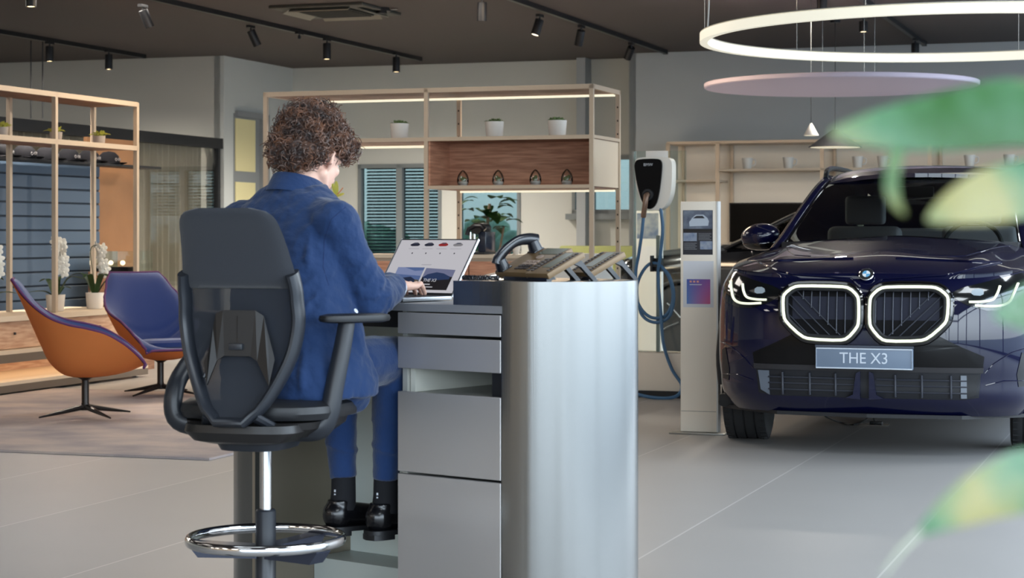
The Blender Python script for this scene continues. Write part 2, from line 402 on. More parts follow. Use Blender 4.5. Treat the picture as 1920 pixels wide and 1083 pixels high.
def spotlight(label, px, py0, py1, tiltx=0, tilty=0, lit=True, watt=0, stem=.03):
    """py0: top of the cylinder, py1: its lower rim"""
    a, b = room_of(px, py0, zt-.06)
    o = rthing('track_spotlight', label, 'spotlight', a, b, CEIL-.045, group='black cylinder spotlights on the tracks')
    Y = W(a, b).y; L = max(.09, (py1-py0)/F*Y/max(.5, math.cos(tiltx)))
    bm = B(); box(bm, -.02, .02, -.06, .06, -.025, 0); obj('adapter', bm, M_black, o)
    bm = B(); cyl(bm, (0,0,-.06), .008, .04, 10); obj('stem', bm, M_black, o)
    R_ = Matrix.Rotation(tilty, 3, 'Y') @ Matrix.Rotation(tiltx, 3, 'X')
    bm = B(); lathe(bm, [(.0001,0),(.040,0),(.042,-.006),(.042,-L),(.036,-L),(.034,-L+.012),(.0001,-L+.012)], 24, (0,0,-.05), R_)
    h = obj('lamp_housing', bm, M_black, o, smooth=True)
    bm = B(); lathe(bm, [(.0001,-L+.004),(.034,-L+.004)], 20, (0,0,-.05), R_)
    obj('lens', bm, M_bulb if lit else M_black, h)
    if watt:
        ld = bpy.data.lights.new('spot', 'SPOT'); ld.energy = watt*7.5; ld.color = (1,.91,.79); ld.spot_size = 2.75; ld.spot_blend = 1.0; ld.shadow_soft_size = .05
        lo = bpy.data.objects.new('spot_lamp', ld); COL.objects.link(lo); lo.parent = o
        lo.location = Vector((0,0,-.05)) + R_ @ Vector((0,0,-L-.01)); lo.rotation_euler = (tiltx, tilty, 0)
    return o
spotlight('black spotlight cylinder cut by the top edge of the frame at left', 58, -20, 14, watt=60)
spotlight('lit black spotlight, left one of the two on the leftmost ceiling track', 93, 88, 116, watt=14)
spotlight('lit black spotlight near the right end of the leftmost ceiling track', 204, 103, 131, watt=30)
spotlight('unlit tilted black spotlight, leftmost on the long track', 268, 20, 52, .35, -.25, False)
spotlight('unlit tilted black spotlight, second from the left on the long track', 470, 58, 87, .35, -.3, False)
spotlight('lit upright black spotlight just left of the last one on the long track', 613, 82, 112, watt=60)
spotlight('bright black spotlight at the far right end of the long track', 743, 108, 136, watt=60)
spotlight('black spotlight hanging from the ceiling left of the right track', 904, 5, 40, .1, .05, False)
spotlight('glowing tilted black spotlight on the right ceiling track', 1012, 38, 68, -.2, .25, watt=60)
spotlight('unlit tilted black spotlight, third along the right ceiling track', 1090, 58, 86, .3, .3, False)
spotlight('tilted black spotlight at the far end of the right ceiling track', 1184, 90, 112, .5, .55, False)
spotlight('lit dark spotlight above the left side of the glowing ring', 1541, -10, 21, watt=60)
spotlight('lit dark spotlight framed inside the glowing ring', 1619, 41, 61, watt=40)
spotlight('small dark spotlight below the far side of the glowing ring', 1716, 82, 100, lit=False)
sb = spotlight('small black track plug between two spotlights of the long track', 561, 70, 74, lit=False)
sb['category'] = 'track plug'; sb['group'] = ''
del sb['group']; sb.name = 'track_plug'
for c in list(sb.children):
    if c.name.startswith('lamp_housing'):
        for d in list(c.children): bpy.data.objects.remove(d)
        c.scale = (.35,.35,.35); c.location.z = -.02; c.name = 'plug_body'

# air conditioning cassette
a0, b0 = room_of(630, 17, CEIL)
ac = rthing('ceiling_air_unit', 'dark square ceiling air conditioning cassette at top centre', 'air conditioner', a0, b0, CEIL)
bm = B(); box(bm, -.47, .47, -.47, .47, -.03, 0); obj('panel', bm, mat('dark_grille', S(66,66,60), .6), ac, bev=.01)
bm = B(); box(bm, -.27, .27, -.27, .27, -.045, -.03); 
for k in range(9): box(bm, -.25, .25, -.25+k*.06, -.22+k*.06, -.052, -.045)
obj('intake_grille', bm, mat('dark_grille2', S(44,46,42), .7), ac)
for k in range(4):
    R_ = Matrix.Rotation(k*math.pi/2, 4, 'Z') @ Matrix.Translation((0,-.37,-.035)) @ Matrix.Rotation(.5, 4, 'X')
    bm = B(); box(bm, -.3, .3, -.045, .045, -.008, .002, R_); obj('louvre', bm, mat('louvre', S(120,116,104), .5), ac)
ag = rthing('smoke_detector_cluster', 'small dark sensor fitting on the ceiling right of the air unit', 'sensor', *room_of(715, 15, CEIL), CEIL)
bm = B(); cyl(bm, (0,0,-.03), .09, .03, 24); cyl(bm, (0,0,-.05), .05, .02, 24); obj('housing', bm, M_dark, ag, smooth=True)
bm = B(); box(bm, -.16, .16, -.02, .02, -.02, 0); obj('bracket', bm, M_chrome, ag)
# ================================================================ reception desk
DY = math.radians(38.5)                 # desk, person and laptop are turned further than the room
DC, DS = math.cos(DY), math.sin(DY)
ST = Vector((-.68, 5.45, 0))            # foot of the drafting stool
def K(x, y, z=0.0): return ST+Vector((x*DC+y*DS, -x*DS+y*DC, z))   # stool frame: x right, y forward
desk = thing('reception_desk', 'brushed steel reception desk with rounded ends, four drawers and kneehole', 'desk', K(.0315, .677), -DY)
R_, HL, HLL = .24, .4555, .525; RX = RXX = .2765
def stadium(r, n=24):
    pts = [(HL+r*math.sin(t), -r*math.cos(t)) for t in [math.pi*k/n for k in range(n+1)]]
    return pts + [(-HLL-(x-HL), -y) for x, y in pts]
# outer shell: right cap, back, left cap - a strip with thickness
def strip(path, th):
    out = []
    for i, p in enumerate(path):
        a = Vector(path[max(i-1,0)]); b = Vector(path[min(i+1,len(path)-1)]); d = (b-a).normalized(); n = Vector((d.y, -d.x))
        out.append(tuple(Vector(p)-n*th))
    return path+out[::-1]
right = [(HL+R_*math.sin(t), -R_*math.cos(t)) for t in [math.pi*k/40 for k in range(41)]]
left = [(-HLL-R_*math.sin(t), R_*math.cos(t)) for t in [math.pi*k/30 for k in range(31)]]
bm = B(); prism(bm, strip([(RXX, R_)]+left, .018), .0, .981); prism(bm, strip([(HL-.0, -R_)]+right[1:]+[(RXX, R_)], .018), .0, 1.0712); obj('shell', bm, M_steel, desk, smooth=True, angle=40)
rp = [(RX,-R_)]+[(HL+(x-HL)*.999, y*.999) for x, y in right]+[(RX, R_*.999)]
bm = B(); prism(bm, rp, 1.0035, 1.0715); obj('raised_counter', bm, M_steel, desk, smooth=True, angle=40)
bm = B(); rin = [(RX-.003,-R_+.0)]+[((x-HL)*1.0+HL, y) for x, y in right]+[(RX-.003,R_)]
prism(bm, [(RX-.001, R_)]+left+[(-HLL, -R_)]+[(HL-.001, -R_-.0008),(HL-.001, -R_+.03),(RX-.001,-R_+.03)], .9815, 1.003)
obj('worktop', bm, mat('worktop_steel', S(150,150,152), .42, .5, bump=(60,.03,(.02,1,1))), desk, smooth=True, angle=40)
# right cap closes flush with the drawer side
bm = B(); box(bm, HL-.004, HL, -R_+.001, R_-.02, .0, .98); obj('pedestal_side', bm, M_steel, desk)
X0, X1 = .0675, HL-.006
bm = B(); box(bm, X0, X0+.018, -R_+.02, R_-.02, .0, .9805)
box(bm, X0+.018, X1, -R_+.022, -R_+.03, .76, .81) if False else None
box(bm, X0+.018, X1, -R_+.02, R_-.02, .735, .745); box(bm, X0+.018, X1, -R_+.02, R_-.02, .815, .83)
obj('pedestal_body', bm, mat('pedestal_grey', S(176,176,170), .5, .2), desk)
M_drawer = mat('drawer_steel', S(184,180,178), .36, .6, bump=(60, .03, (.02, 1, 1)))
for lab, z0, z1 in (('shallow top drawer',.9135+.003,.977), ('second drawer',.816,.9075), ('deep third drawer',.517,.748), ('tall lowest drawer front',.01,.510)):
    bm = B(); box(bm, X0-.001, X1, -R_-.001, -R_+.018, z0, z1); o = obj('drawer', bm, M_drawer, desk, bev=.0012, seg=1)
bm = B(); box(bm, X0+.022, X0+.04, -R_+.03, R_-.04, .746, .816); obj('compartment_liner', bm, mat('liner', S(200,200,190), .5), desk)
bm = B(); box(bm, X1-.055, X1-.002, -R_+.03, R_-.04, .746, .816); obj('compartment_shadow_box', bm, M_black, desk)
# kneehole: inner back panel, plinth and footrest
bm = B(); box(bm, -HLL, X0, R_-.05, R_-.022, .0, .98); obj('modesty_panel', bm, mat('modesty_grey', S(214,224,220), .45, 0), desk)
bm = B(); box(bm, -HLL, X0, .02, R_-.052, .0, .175); obj('plinth', bm, mat('plinth_grey', S(190,198,194), .4, 0), desk, bev=.003)
bm = B(); box(bm, -HLL-.012, -HLL, -R_+.0, R_-.03, 0, .98); obj('end_panel', bm, mat('end_steel', S(160,150,136), .4, .8), desk)
bm = B(); box(bm, -.13, X0, .0, .06, .288, .299); obj('footrest', bm, M_dark, desk, bev=.003)
bm = B(); box(bm, -HLL, X0, -R_+.04, -R_+.055, .93, .98); obj('apron', bm, M_black, desk)

# ---------------------------------------------------------------- laptop
LT = math.radians(38.5)
lap = thing('laptop', 'thin silver laptop open on the desk showing rows of small cars', 'laptop', K(-.075, .476, 1.0035), -DY)
bm = B(); box(bm, -.158, .158, 0, .222, .002, .014); obj('keyboard_base', bm, mat('laptop_silver', S(165,168,172), .35, .8), lap, bev=.003)
bm = B()
for r in range(5):
    for c in range(14): box(bm, -.138+c*.0198, -.1215+c*.0198, .105+r*.0205, .122+r*.0205, .0142, .0152)
obj('keys', bm, M_black, lap)
bm = B(); box(bm, -.05, .05, .015, .085, .0141, .0146); obj('touchpad', bm, mat('pad_grey', S(140,142,146), .3), lap)
tilt = math.radians(36)                 # how far the lid leans back
ML = Matrix.Translation((0, .222, .012)) @ Matrix.Rotation(-tilt, 4, 'X')
LH = .215
bm = B(); box(bm, -.158, .158, 0, .006, 0, LH, ML); lid = obj('lid', bm, mat('lid_dark', S(30,30,34), .4), lap, bev=.002)
for e0, e1 in ((-.1585, -.155), (.155, .1585)):
    bm = B(); box(bm, e0, e1, -.001, .0062, 0, LH, ML); obj('lid_edge', bm, mat('lid_rim', S(200,200,204), .3, .7), lap)
M_scr = mat('screen_page', S(20,20,20), .3, emit=S(196,194,200), es=.72)
bm = B(); box(bm, -.152, .152, -.0012, -.0008, .012, LH-.006, ML); scr = obj('screen', bm, M_scr, lid)
def on_screen(name, poly, m, d, par=None):
    """poly in screen fractions (0..1 across, 0..1 down)"""
    bm = B(); prism(bm, [(-.152+x*.304, LH-.006-y*(LH-.018)) for x, y in poly], -.0012-d, -.0008-d, 'y', ML); return obj(name, bm, m, par or scr)
def em(name, c, s=.7): return mat(name, S(10,10,10), .3, emit=S(*c), es=s)
def car_icon(cx, cy, w, c1, nm):
    P = [(-.5,.25),(-.5,0),(-.4,-.12),(-.15,-.42),(.2,-.45),(.42,-.15),(.5,-.02),(.5,.2),(.35,.42),(-.3,.46)]
    on_screen('car_picture', [(cx+x*w, cy+y*w*.62) for x, y in P], em('icon_'+nm, c1), .0004)
    on_screen('car_picture_window', [(cx+x*w, cy+y*w*.62) for x, y in [(-.25,-.1),(-.1,-.34),(.16,-.36),(.3,-.14)]], em('icon_glass', (70,74,90)), .0007)
for cx, c, nm in ((.215,(38,40,56),'navy'), (.405,(44,46,60),'slate'), (.595,(146,40,40),'red'), (.79,(132,130,134),'silver')): car_icon(cx, .085, .125, c, nm)
for cx in (.2,.385,.575,.765):
    on_screen('text_line', [(cx-.05,.165),(cx+.09,.165),(cx+.09,.175),(cx-.05,.175)], em('faint_text', (170,168,176)), .0004)
    on_screen('marker', [(cx+.02,.245),(cx+.035,.245),(cx+.035,.268),(cx+.02,.268)], em('dark_text', (40,40,50)), .0004)
on_screen('text_line', [(.43,.47),(.56,.47),(.56,.485),(.43,.485)], em('faint_text', (170,168,176)), .0004)
on_screen('photo_sky', [(.13,.53),(.49,.53),(.49,.92),(.13,.92)], em('photo_blue', (84,104,150)), .0004)
on_screen('photo_cloud', [(.13,.53),(.22,.53),(.38,.60),(.49,.585),(.49,.69),(.13,.66)], em('photo_cloud', (128,140,178)), .0006)
on_screen('photo_field', [(.13,.79),(.3,.74),(.49,.77),(.49,.92),(.13,.92)], em('photo_field', (92,84,72)), .0007)
on_screen('car_picture', [(.24,.82),(.27,.73),(.36,.71),(.43,.76),(.44,.84),(.38,.87),(.27,.87)], em('photo_car', (34,44,70)), .0010)
on_screen('photo_dark', [(.515,.55),(.91,.58),(.91,.95),(.515,.95)], em('photo_dark', (30,26,30)), .0004)
on_screen('photo_dusk', [(.515,.54),(.91,.57),(.91,.70),(.515,.71)], em('photo_dusk', (112,116,146)), .0006)
on_screen('car_picture', [(.53,.71),(.57,.66),(.68,.62),(.78,.64),(.88,.70),(.88,.75),(.7,.77),(.55,.77)], em('photo_car2', (40,56,92)), .0010)
for k, (s_, y_, sz) in enumerate((('THE X3', .775, .016), ('ELECTRIC', .84, .008), ('LEARN', .89, .006))):
    if k == 0:
        tx = text_mesh(s_, sz, 'headline', em('white_text', (200,200,206)), scr, (0,0,0), (0,0,0), .0001, 'LEFT')
        tx.matrix_local = ML @ Matrix.Translation((-.152+.55*.304, -.0022, LH-.006-y_*(LH-.018))) @ Matrix.Rotation(math.pi/2, 4, 'X')
    else: on_screen('text_line', [(.55,y_),(.55+.05*k+.06,y_),(.55+.05*k+.06,y_+.015),(.55,y_+.015)], em('white_text', (200,200,206)), .0005)

# ---------------------------------------------------------------- telephones on the raised counter
M_ph = mat('phone_bronze', S(112,90,62), .38, .15); M_phb = mat('phone_black', S(20,22,28), .25, coat=.3); M_key = mat('phone_keys', S(52,46,46), .4); M_keyl = mat('phone_keys_light', S(150,132,120), .4)
M_lcd = mat('lcd_grey', S(96,98,84), .15)
ZT = 1.0715
def wedge(bm, x0, x1, y0, y1, z0, z1, th):   # tilted plate, low at y0
    vs = [bm.verts.new(q) for q in ((x0,y0,z0),(x1,y0,z0),(x1,y1,z1),(x0,y1,z1),(x0,y0,z0-th),(x1,y0,z0-th),(x1,y1,z1-th),(x0,y1,z1-th))]
    for f in ((0,1,2,3),(7,6,5,4),(0,4,5,1),(1,5,6,2),(2,6,7,3),(3,7,4,0)): bm.faces.new([vs[k] for k in f])
PT = math.radians(25)
def plateM(x, y, z): return Matrix.Translation((x, y, z)) @ Matrix.Rotation(PT, 4, 'X')
PHW = (0,0)
def phone(name, label, loc, rz, full, group=None):
    t = thing(name, label, 'phone', loc, rz, group)
    M0 = plateM(0, 0, .016)
    if full:
        bm = B(); box(bm, -.115, .085, 0, .185, -.012, .012, M0); obj('body', bm, M_ph, t, bev=.004)
        bm = B(); box(bm, -.04, .075, .135, .178, .012, .0135, M0); obj('display', bm, M_lcd, t)
        for r in range(4):
            for c in range(3):
                bm = B(); box(bm, -.03+c*.024, -.012+c*.024, .022+r*.017, .034+r*.017, .012, .0155, M0); obj('key', bm, M_keyl if r > 1 else M_key, t)
        bm = B()
        for r in range(6): box(bm, .05, .078, .012+r*.016, .021+r*.016, .012, .0145, M0)
        obj('side_keys', bm, M_key, t)
        bm = B(); cyl(bm, (0,0,0), .014, .004, 20, M=M0 @ Matrix.Translation((.0, .112, .012))); obj('round_button', bm, M_keyl, t)
        # handset: a bent bar with two ends, resting along the left side
        hp = crom([(-.088,.004,.050),(-.088,.02,.066),(-.088,.06,.080),(-.088,.11,.084),(-.088,.155,.070),(-.088,.182,.052)], 22)
        hp = [M0 @ Vector((p.x, p.y, p.z-.012)) for p in hp]
        bm = B(); tube(bm, hp, [.016+.006*abs(i/21-.5)*2 for i in range(22)], 14, flat=.6)
        h = obj('handset', bm, M_phb, t, smooth=True)
        for ye in (.165, .02):
            bm = B(); cyl(bm, (0,0,0), .024, .034, 24, .019, M0 @ Matrix.Translation((-.088,ye,.013))); obj('earpiece', bm, M_phb, h, smooth=True)
        for ye in (.0, .142):
            bm = B(); box(bm, -.109, -.066, ye, ye+.042, .010, .016, M0); obj('cradle', bm, M_phb, t, bev=.002)
    else:
        bm = B(); box(bm, -.06, .06, 0, .16, -.010, .010, M0); obj('body', bm, M_ph, t, bev=.003)
        bm = B(); box(bm, -.022, .022, .045, .15, .010, .0112, M0); obj('display', bm, M_lcd, t)
        for sgn in (-1, 1):
            for r in range(10):
                bm = B(); box(bm, sgn*.042-.006, sgn*.042+.006, .018+r*.0135, .026+r*.0135, .010, .0125, M0); obj('key', bm, M_key, t)
    # stand legs behind
    x1 = .07 if full else .052
    for sx_ in (-x1, x1-.012):
        bm = B(); prism(bm, [(.10,.058),(.13,.072),(.205,.0),(.185,.0),(.135,.045)], sx_, sx_+.014, 'x'); obj('stand_leg', bm, M_phb, t)
    bm = B(); box(bm, -x1-.0, x1, .0, .02, .0, .012); obj('front_foot', bm, M_phb, t)
    t.scale = (.88,.88,.88)
    return t
dp = phone('desk_phone', 'bronze desk telephone with black curved handset and number keys', K(.438,.560,ZT), -DY-.28, True)
phone('phone_key_module', 'bronze side key module with long display on black legs beside the handset phone', K(.552,.510,ZT), -DY-.28, False)
# second phone further back
phone('desk_phone', 'second bronze desk telephone standing behind the one with the handset', K(.54,.725,ZT), -DY-.28, False)
# coiled cord
bm = B(); P_ = []
for k in range(260):
    u = k/259; c = crom([(.30,.50),(.28,.47),(.31,.452),(.36,.455),(.40,.47)], 260)[k] if False else None
path = crom([(.355,.53,0),(.325,.50,0),(.325,.465,0),(.365,.452,0),(.415,.460,0),(.43,.49,0)], 301)
for k, c in enumerate(path):
    d = (path[min(k+1,300)]-path[max(k-1,0)]).normalized(); n = Vector((-d.y, d.x, 0)); t_ = k*.95
    P_.append(K(c.x, c.y, ZT+.0085)+ (Matrix.Rotation(-DY,3,'Z') @ n)*.006*math.cos(t_)+Vector((0,0,.006*math.sin(t_))))
bpy.context.view_layer.update(); MI_ = dp.matrix_world.inverted(); tube(bm, [MI_ @ q for q in P_], .0018, 5); obj('coiled_cord', bm, M_phb, dp, smooth=True)
# small glass plate left of the phones
gs = thing('glass_sign_holder', 'low clear glass holder lying on the desk left of the telephones', 'holder', K(.305, .655, ZT), -DY)
bm = B(); box(bm, -.06, .05, -.06, .06, .004, .007, Matrix.Rotation(.12, 4, 'X')); obj('glass_plate', bm, M_glass, gs)
bm = B(); tube(bm, [(-.06,-.06,.003),(-.05,.06,.02),(.05,.06,.02),(.05,-.06,.003)], .0018, 6); obj('rim', bm, M_frame, gs)
# ================================================================ drafting stool
CYW = math.radians(16)
stool = thing('office_chair', 'tall black drafting chair with mesh back and chrome foot ring', 'chair', ST, -CYW)
M_pl = mat('chair_plastic', S(34,37,43), .34); M_plw = mat('chair_shell', S(27,25,25), .38)
M_fab = mat('chair_fabric', S(42,45,52), .85, sheen=.3, bump=(600,.25))
M_mesh = mat('chair_mesh', S(36,40,48), .7, alpha=.93, bump=(900,.4))
# column
bm = B(); lathe(bm, [(.0001,.16),(.030,.16),(.030,.24),(.028,.245),(.028,.44),(.024,.445),(.0001,.445)], 28); obj('column_sleeve', bm, M_pl, stool, smooth=True)
bm = B(); lathe(bm, [(.0001,.44),(.0165,.44),(.0165,.66),(.0001,.66)], 24); obj('gas_lift', bm, M_chrome, stool, smooth=True)
# star base
bm = B(); lathe(bm, [(.0001,.10),(.05,.10),(.052,.15),(.036,.175),(.0001,.175)], 28); hb = obj('hub', bm, M_pl, stool, smooth=True)
for k in range(5):
    a = math.radians(72*k+20); d = Vector((math.cos(a), math.sin(a), 0))
    bm = B(); tube(bm, [d*.03+Vector((0,0,.135)), d*.17+Vector((0,0,.115)), d*.32+Vector((0,0,.085))], [.028,.022,.016], 12, flat=.8); obj('base_arm', bm, M_pl, stool, smooth=True)
    c = d*.32
    bm = B(); q = Matrix.Rotation(a, 4, 'Z') @ Matrix.Rotation(math.pi/2, 4, 'X')
    for s_ in (-.016, .016): lathe(bm, [(.0001,-.008),(.028,-.008),(.031,0),(.028,.008),(.0001,.008)], 20, tuple(c+Vector((0,0,.032))+Matrix.Rotation(a,3,'Z')@Vector((0,s_,0))), q)
    w_ = obj('caster', bm, M_black, stool, smooth=True)
# foot ring
def ringprof(R, z, w, h): return [(R-w,z),(R-w*.3,z-h*.5),(R+w*.6,z-h*.4),(R+w,z),(R+w*.6,z+h*.6),(R-w*.3,z+h*.6),(R-w,z)]
bm = B(); P = [Vector((.213*math.cos(t), .213*math.sin(t), .362)) for t in [2*math.pi*k/72 for k in range(72)]]
tube(bm, P, .009, 12, closed=True, flat=1.6, up=(0,0,1)); obj('foot_ring', bm, M_chrome, stool, smooth=True)
bm = B()
for a in (math.radians(70), math.radians(190), math.radians(-20)):
    d = Vector((math.cos(a), math.sin(a), 0)); n = Vector((-d.y, d.x, 0))
    prof = [(0.02,.312),(.02,.345),(.205,.353),(.212,.345),(.185,.312)]
    vs = [[bm.verts.new(d*r+Vector((0,0,z))+n*s_) for r, z in prof] for s_ in (-.028,.028)]
    bm.faces.new(vs[0]); bm.faces.new(vs[1][::-1])
    for i in range(5): bm.faces.new((vs[0][i], vs[0][(i+1)%5], vs[1][(i+1)%5], vs[1][i]))
obj('ring_spokes', bm, mat('spoke_dark', S(58,62,76), .4, .4), stool)
# seat pan and cushion
def slab(cx, cy, z0, z1, hx, hy, n=28, p=3.0):
    return [(cx+hx*math.copysign(abs(math.cos(t))**(2/p), math.cos(t)), cy+hy*math.copysign(abs(math.sin(t))**(2/p), math.sin(t))) for t in [2*math.pi*k/n for k in range(n)]]
def pillow(bm, cx, cy, hx, hy, levels, n=36, p=3.2):
    rings = []
    for s_, z in levels:
        rings.append([bm.verts.new((x, y, z)) for x, y in slab(cx, cy, 0, 0, hx*s_, hy*s_, n, p)])
    for a, b in zip(rings, rings[1:]):
        for i in range(n): bm.faces.new((a[i], a[(i+1)%n], b[(i+1)%n], b[i]))
    bm.faces.new(rings[0]); bm.faces.new(rings[-1])
bm = B(); pillow(bm, 0, .045, .23, .225, [(.86,.700),(.97,.705),(1,.722),(.985,.74),(.9,.752),(.6,.755)]); obj('seat_cushion', bm, M_black, stool, smooth=True)
bm = B(); pillow(bm, 0, .02, .20, .215, [(.45,.645),(.8,.655),(.97,.68),(1,.699)]); obj('seat_shell', bm, M_plw, stool, smooth=True)
bm = B(); pillow(bm, 0.0, -.04, .10, .13, [(.6,.615),(.9,.62),(1,.64),(.9,.665)]); obj('mechanism', bm, M_pl, stool, smooth=True)
# back: outline (half width against height), curved frame
BY = -.20
def bdepth(x, z):                       # the back bends around the sitter
    return BY + .35*x*x - (.10*((z-.95)/.3)**2 if z > .95 else .07*((.95-z)/.25)**2) + .03
half = [(.700,.035),(.713,.046),(.730,.068),(.762,.092),(.82,.122),(.876,.145),(.92,.156),(.975,.163),(1.02,.161),(1.06,.160),(1.145,.148),(1.21,.138),(1.24,.130),(1.256,.118),(1.266,.100),(1.272,.07)]
def hwid(z): return sstep(half, z)
def back_line(sgn, z0, z1, n=30): return [Vector((sgn*hwid(z), bdepth(hwid(z), z), z)) for z in [z0+(z1-z0)*k/(n-1) for k in range(n)]]
bm = B()
loop = back_line(-1, .705, 1.10)[::-1] + back_line(1, .705, 1.10)
tube(bm, loop, [.0125+.004*min(1,abs(p.x)/.15) for p in loop], 14, flat=2.0, up=(0,1,0)); obj('back_frame', bm, M_pl, stool, smooth=True)
bm = B()
def backsheet(z0, z1, inset, off):
    def fn(u, v):
        z = z0+(z1-z0)*v; h = max(.01, hwid(z)-inset); x = -h+2*h*u; return Vector((x, bdepth(x, z)+off, z))
    return fn
sheet(bm, backsheet(.70, 1.085, .006, .006), 24, 30); obj('mesh_panel', bm, M_mesh, stool, smooth=True)
# padded head part: closed slab following the frame
def padded(z0, z1, inset, t0, t1, nu=24, nv=22):
    bm = B()
    def edge(u, v): return (1-abs(2*u-1)**8)*(1-abs(2*v-1)**10)
    g1 = sheet(bm, lambda u, v: backsheet(z0, z1, inset, -t0*edge(u, v))(u, v), nu, nv)
    g2 = sheet(bm, lambda u, v: backsheet(z0, z1, inset, t1*edge(u, v)+.001)(u, v), nu, nv)
    bmesh.ops.remove_doubles(bm, verts=bm.verts[:], dist=.0015)
    return bm
obj('head_pad', padded(1.058, 1.272, -.008, .016, .022), M_fab, stool, smooth=True, angle=80)
# lumbar shell and its adjuster
lum = [(x*.84, z) for x, z in [(-.095,.80),(-.115,.86),(-.10,.885),(-.085,.95),(-.075,.99),(-.05,1.0),(.06,1.0),(.085,.985),(.10,.93),(.125,.87),(.115,.80),(.07,.865),(.045,.878),(-.045,.878),(-.07,.865)]]
bm = B(); vs = [bm.verts.new((x, bdepth(x, z)-.012, z)) for x, z in lum]; f = bm.faces.new(vs); bmesh.ops.triangulate(bm, faces=[f])
bmesh.ops.solidify(bm, geom=bm.faces[:], thickness=.006); obj('lumbar_plate', bm, M_plw, stool)
bm = B(); box(bm, -.022, .018, bdepth(0,.9)-.030, bdepth(0,.9)-.016, .895, .912); obj('lumbar_slider', bm, M_pl, stool, bev=.003)
bm = B(); box(bm, -.002, .0, bdepth(0,.93)-.022, bdepth(0,.93)-.018, .905, .985); obj('slider_track', bm, M_dark, stool)
bm = B(); tube(bm, [Vector((x, bdepth(x,z)-.014, z)) for x, z in crom2] , .004, 8) if False else None
arc = crom([(-.112,.82,0),(-.09,.862,0),(-.045,.882,0),(.045,.882,0),(.09,.862,0),(.115,.82,0)], 20); arc = [Vector((p.x*.84, p.y, 0)) for p in arc]
tube(bm, [Vector((p.x, bdepth(p.x,p.y)-.013, p.y)) for p in arc], .005, 8); obj('lumbar_rim', bm, M_pl, stool, smooth=True)
# frame arms joining back and seat mechanism
for sgn in (-1, 1):
    bm = B(); tube(bm, crom([(sgn*.062,BY-.03,.722),(sgn*.09,-.17,.69),(sgn*.09,-.08,.665),(sgn*.05,0,.65)], 14), [.02]*14, 10, flat=.7); obj('back_yoke', bm, M_pl, stool, smooth=True)
bm = B(); pillow(bm, 0, -.13, .165, .105, [(.6,.642),(.85,.65),(1,.675),(.97,.695)]); obj('rear_shell', bm, M_plw, stool, smooth=True)
# armrests
for sgn in (-1, 1):
    bm = B()
    if sgn > 0: pth = crom([(.07,-.05,.667),(.17,-.06,.672),(.205,-.055,.71),(.222,-.045,.80),(.238,-.03,.90),(.246,-.02,.965)], 26)
    else: pth = crom([(-.07,-.06,.667),(-.16,-.075,.675),(-.232,-.085,.70),(-.236,-.07,.79),(-.215,.02,.88),(-.195,.06,.965)], 26)
    tube(bm, pth, [.030-.008*abs(i/25-.2) for i in range(26)], 12, flat=.75, up=(0,1,.3)); obj('armrest_post', bm, M_pl, stool, smooth=True)
    q = Matrix.Translation((.250, -.02, 0) if sgn > 0 else (-.195, .05, 0)) @ Matrix.Rotation(-sgn*.75, 4, 'Z')
    bm = B(); rings = []
    for s_, z in [(.80,.963),(.97,.967),(1,.974),(.97,.983),(.8,.987)]:
        rings.append([bm.verts.new(q @ Vector((x, y, z))) for x, y in slab(0, .02, 0, 0, .042*s_, .105*s_, 28, 2.6)])
    for a, b in zip(rings, rings[1:]):
        for i in range(28): bm.faces.new((a[i], a[(i+1)%28], b[(i+1)%28], b[i]))
    bm.faces.new(rings[0]); bm.faces.new(rings[-1]); obj('armrest_pad', bm, M_black, stool, smooth=True)
# ================================================================ the blue car
CAR = W(-1.66, 10.64)
car = thing('car', 'dark blue sport utility car with glowing kidney grille and THE X3 plate', 'car', CAR, -PSI)
M_paint = mat('blue_paint', S(4,7,40), .42, .0, coat=1.0, spec=.08)
M_pb = mat('gloss_black', S(8,8,10), .08, 0, coat=1.0); M_mb = mat('matt_black_trim', S(26,27,30), .55); M_rub = mat('tyre_rubber', S(34,35,37), .75)
M_grey = mat('grey_cladding', S(62,68,80), .5)
def glow(name, c, s): return mat(name, S(*c), .3, emit=S(*c), es=s)
M_drl = glow('daylight_strip', (236,240,214), .56)
PLAN = [(0,0),(.30,.004),(.50,.025),(.66,.075),(.78,.16),(.86,.28),(.905,.45),(.93,.65),(.945,.9),(.95,1.3),(.945,2.2),(.95,3.2),(.955,3.9),(.93,4.35),(.86,4.58),(.66,4.70),(.35,4.745),(0,4.755)]
def plan(s):
    n = len(PLAN)-1; t = s*n; i = min(int(t), n-1); f = t-i
    P = lambda k: Vector(PLAN[max(0, min(n, k))]).to_3d() if False else Vector((*PLAN[max(0, min(n, k))], 0))
    p0, p1, p2, p3 = P(i-1), P(i), P(i+1), P(i+2)
    if i == 0: p0 = Vector((-p2.x, p2.y, 0))
    q = .5*((2*p1)+(p2-p0)*f+(2*p0-5*p1+4*p2-p3)*f*f+(3*p1-p0-3*p2+p3)*f**3)
    return q
def belt(y): return sstep([(0,.965),(.12,.985),(.3,1.005),(.6,1.03),(1.0,1.055),(1.5,1.09),(2.5,1.11),(3.6,1.13),(4.4,1.12),(4.755,1.05)], y)
def inset(z, y):                        # how far the skin lies inside the plan outline at this height
    fr = 1-min(1, max(0, y/.9))         # 1 at the nose, 0 on the flanks
    nose = sstep([(.20,.16),(.27,.075),(.34,.03),(.42,.022),(.50,.008),(.60,.0),(.72,.004),(.86,.02),(.93,.045),(1.0,.10),(1.08,.18)], z)
    side = sstep([(.20,.07),(.30,.02),(.45,.0),(.62,.015),(.78,.01),(.90,.012),(1.0,.04),(1.06,.075),(1.14,.12)], z)
    return nose*fr+side*(1-fr)
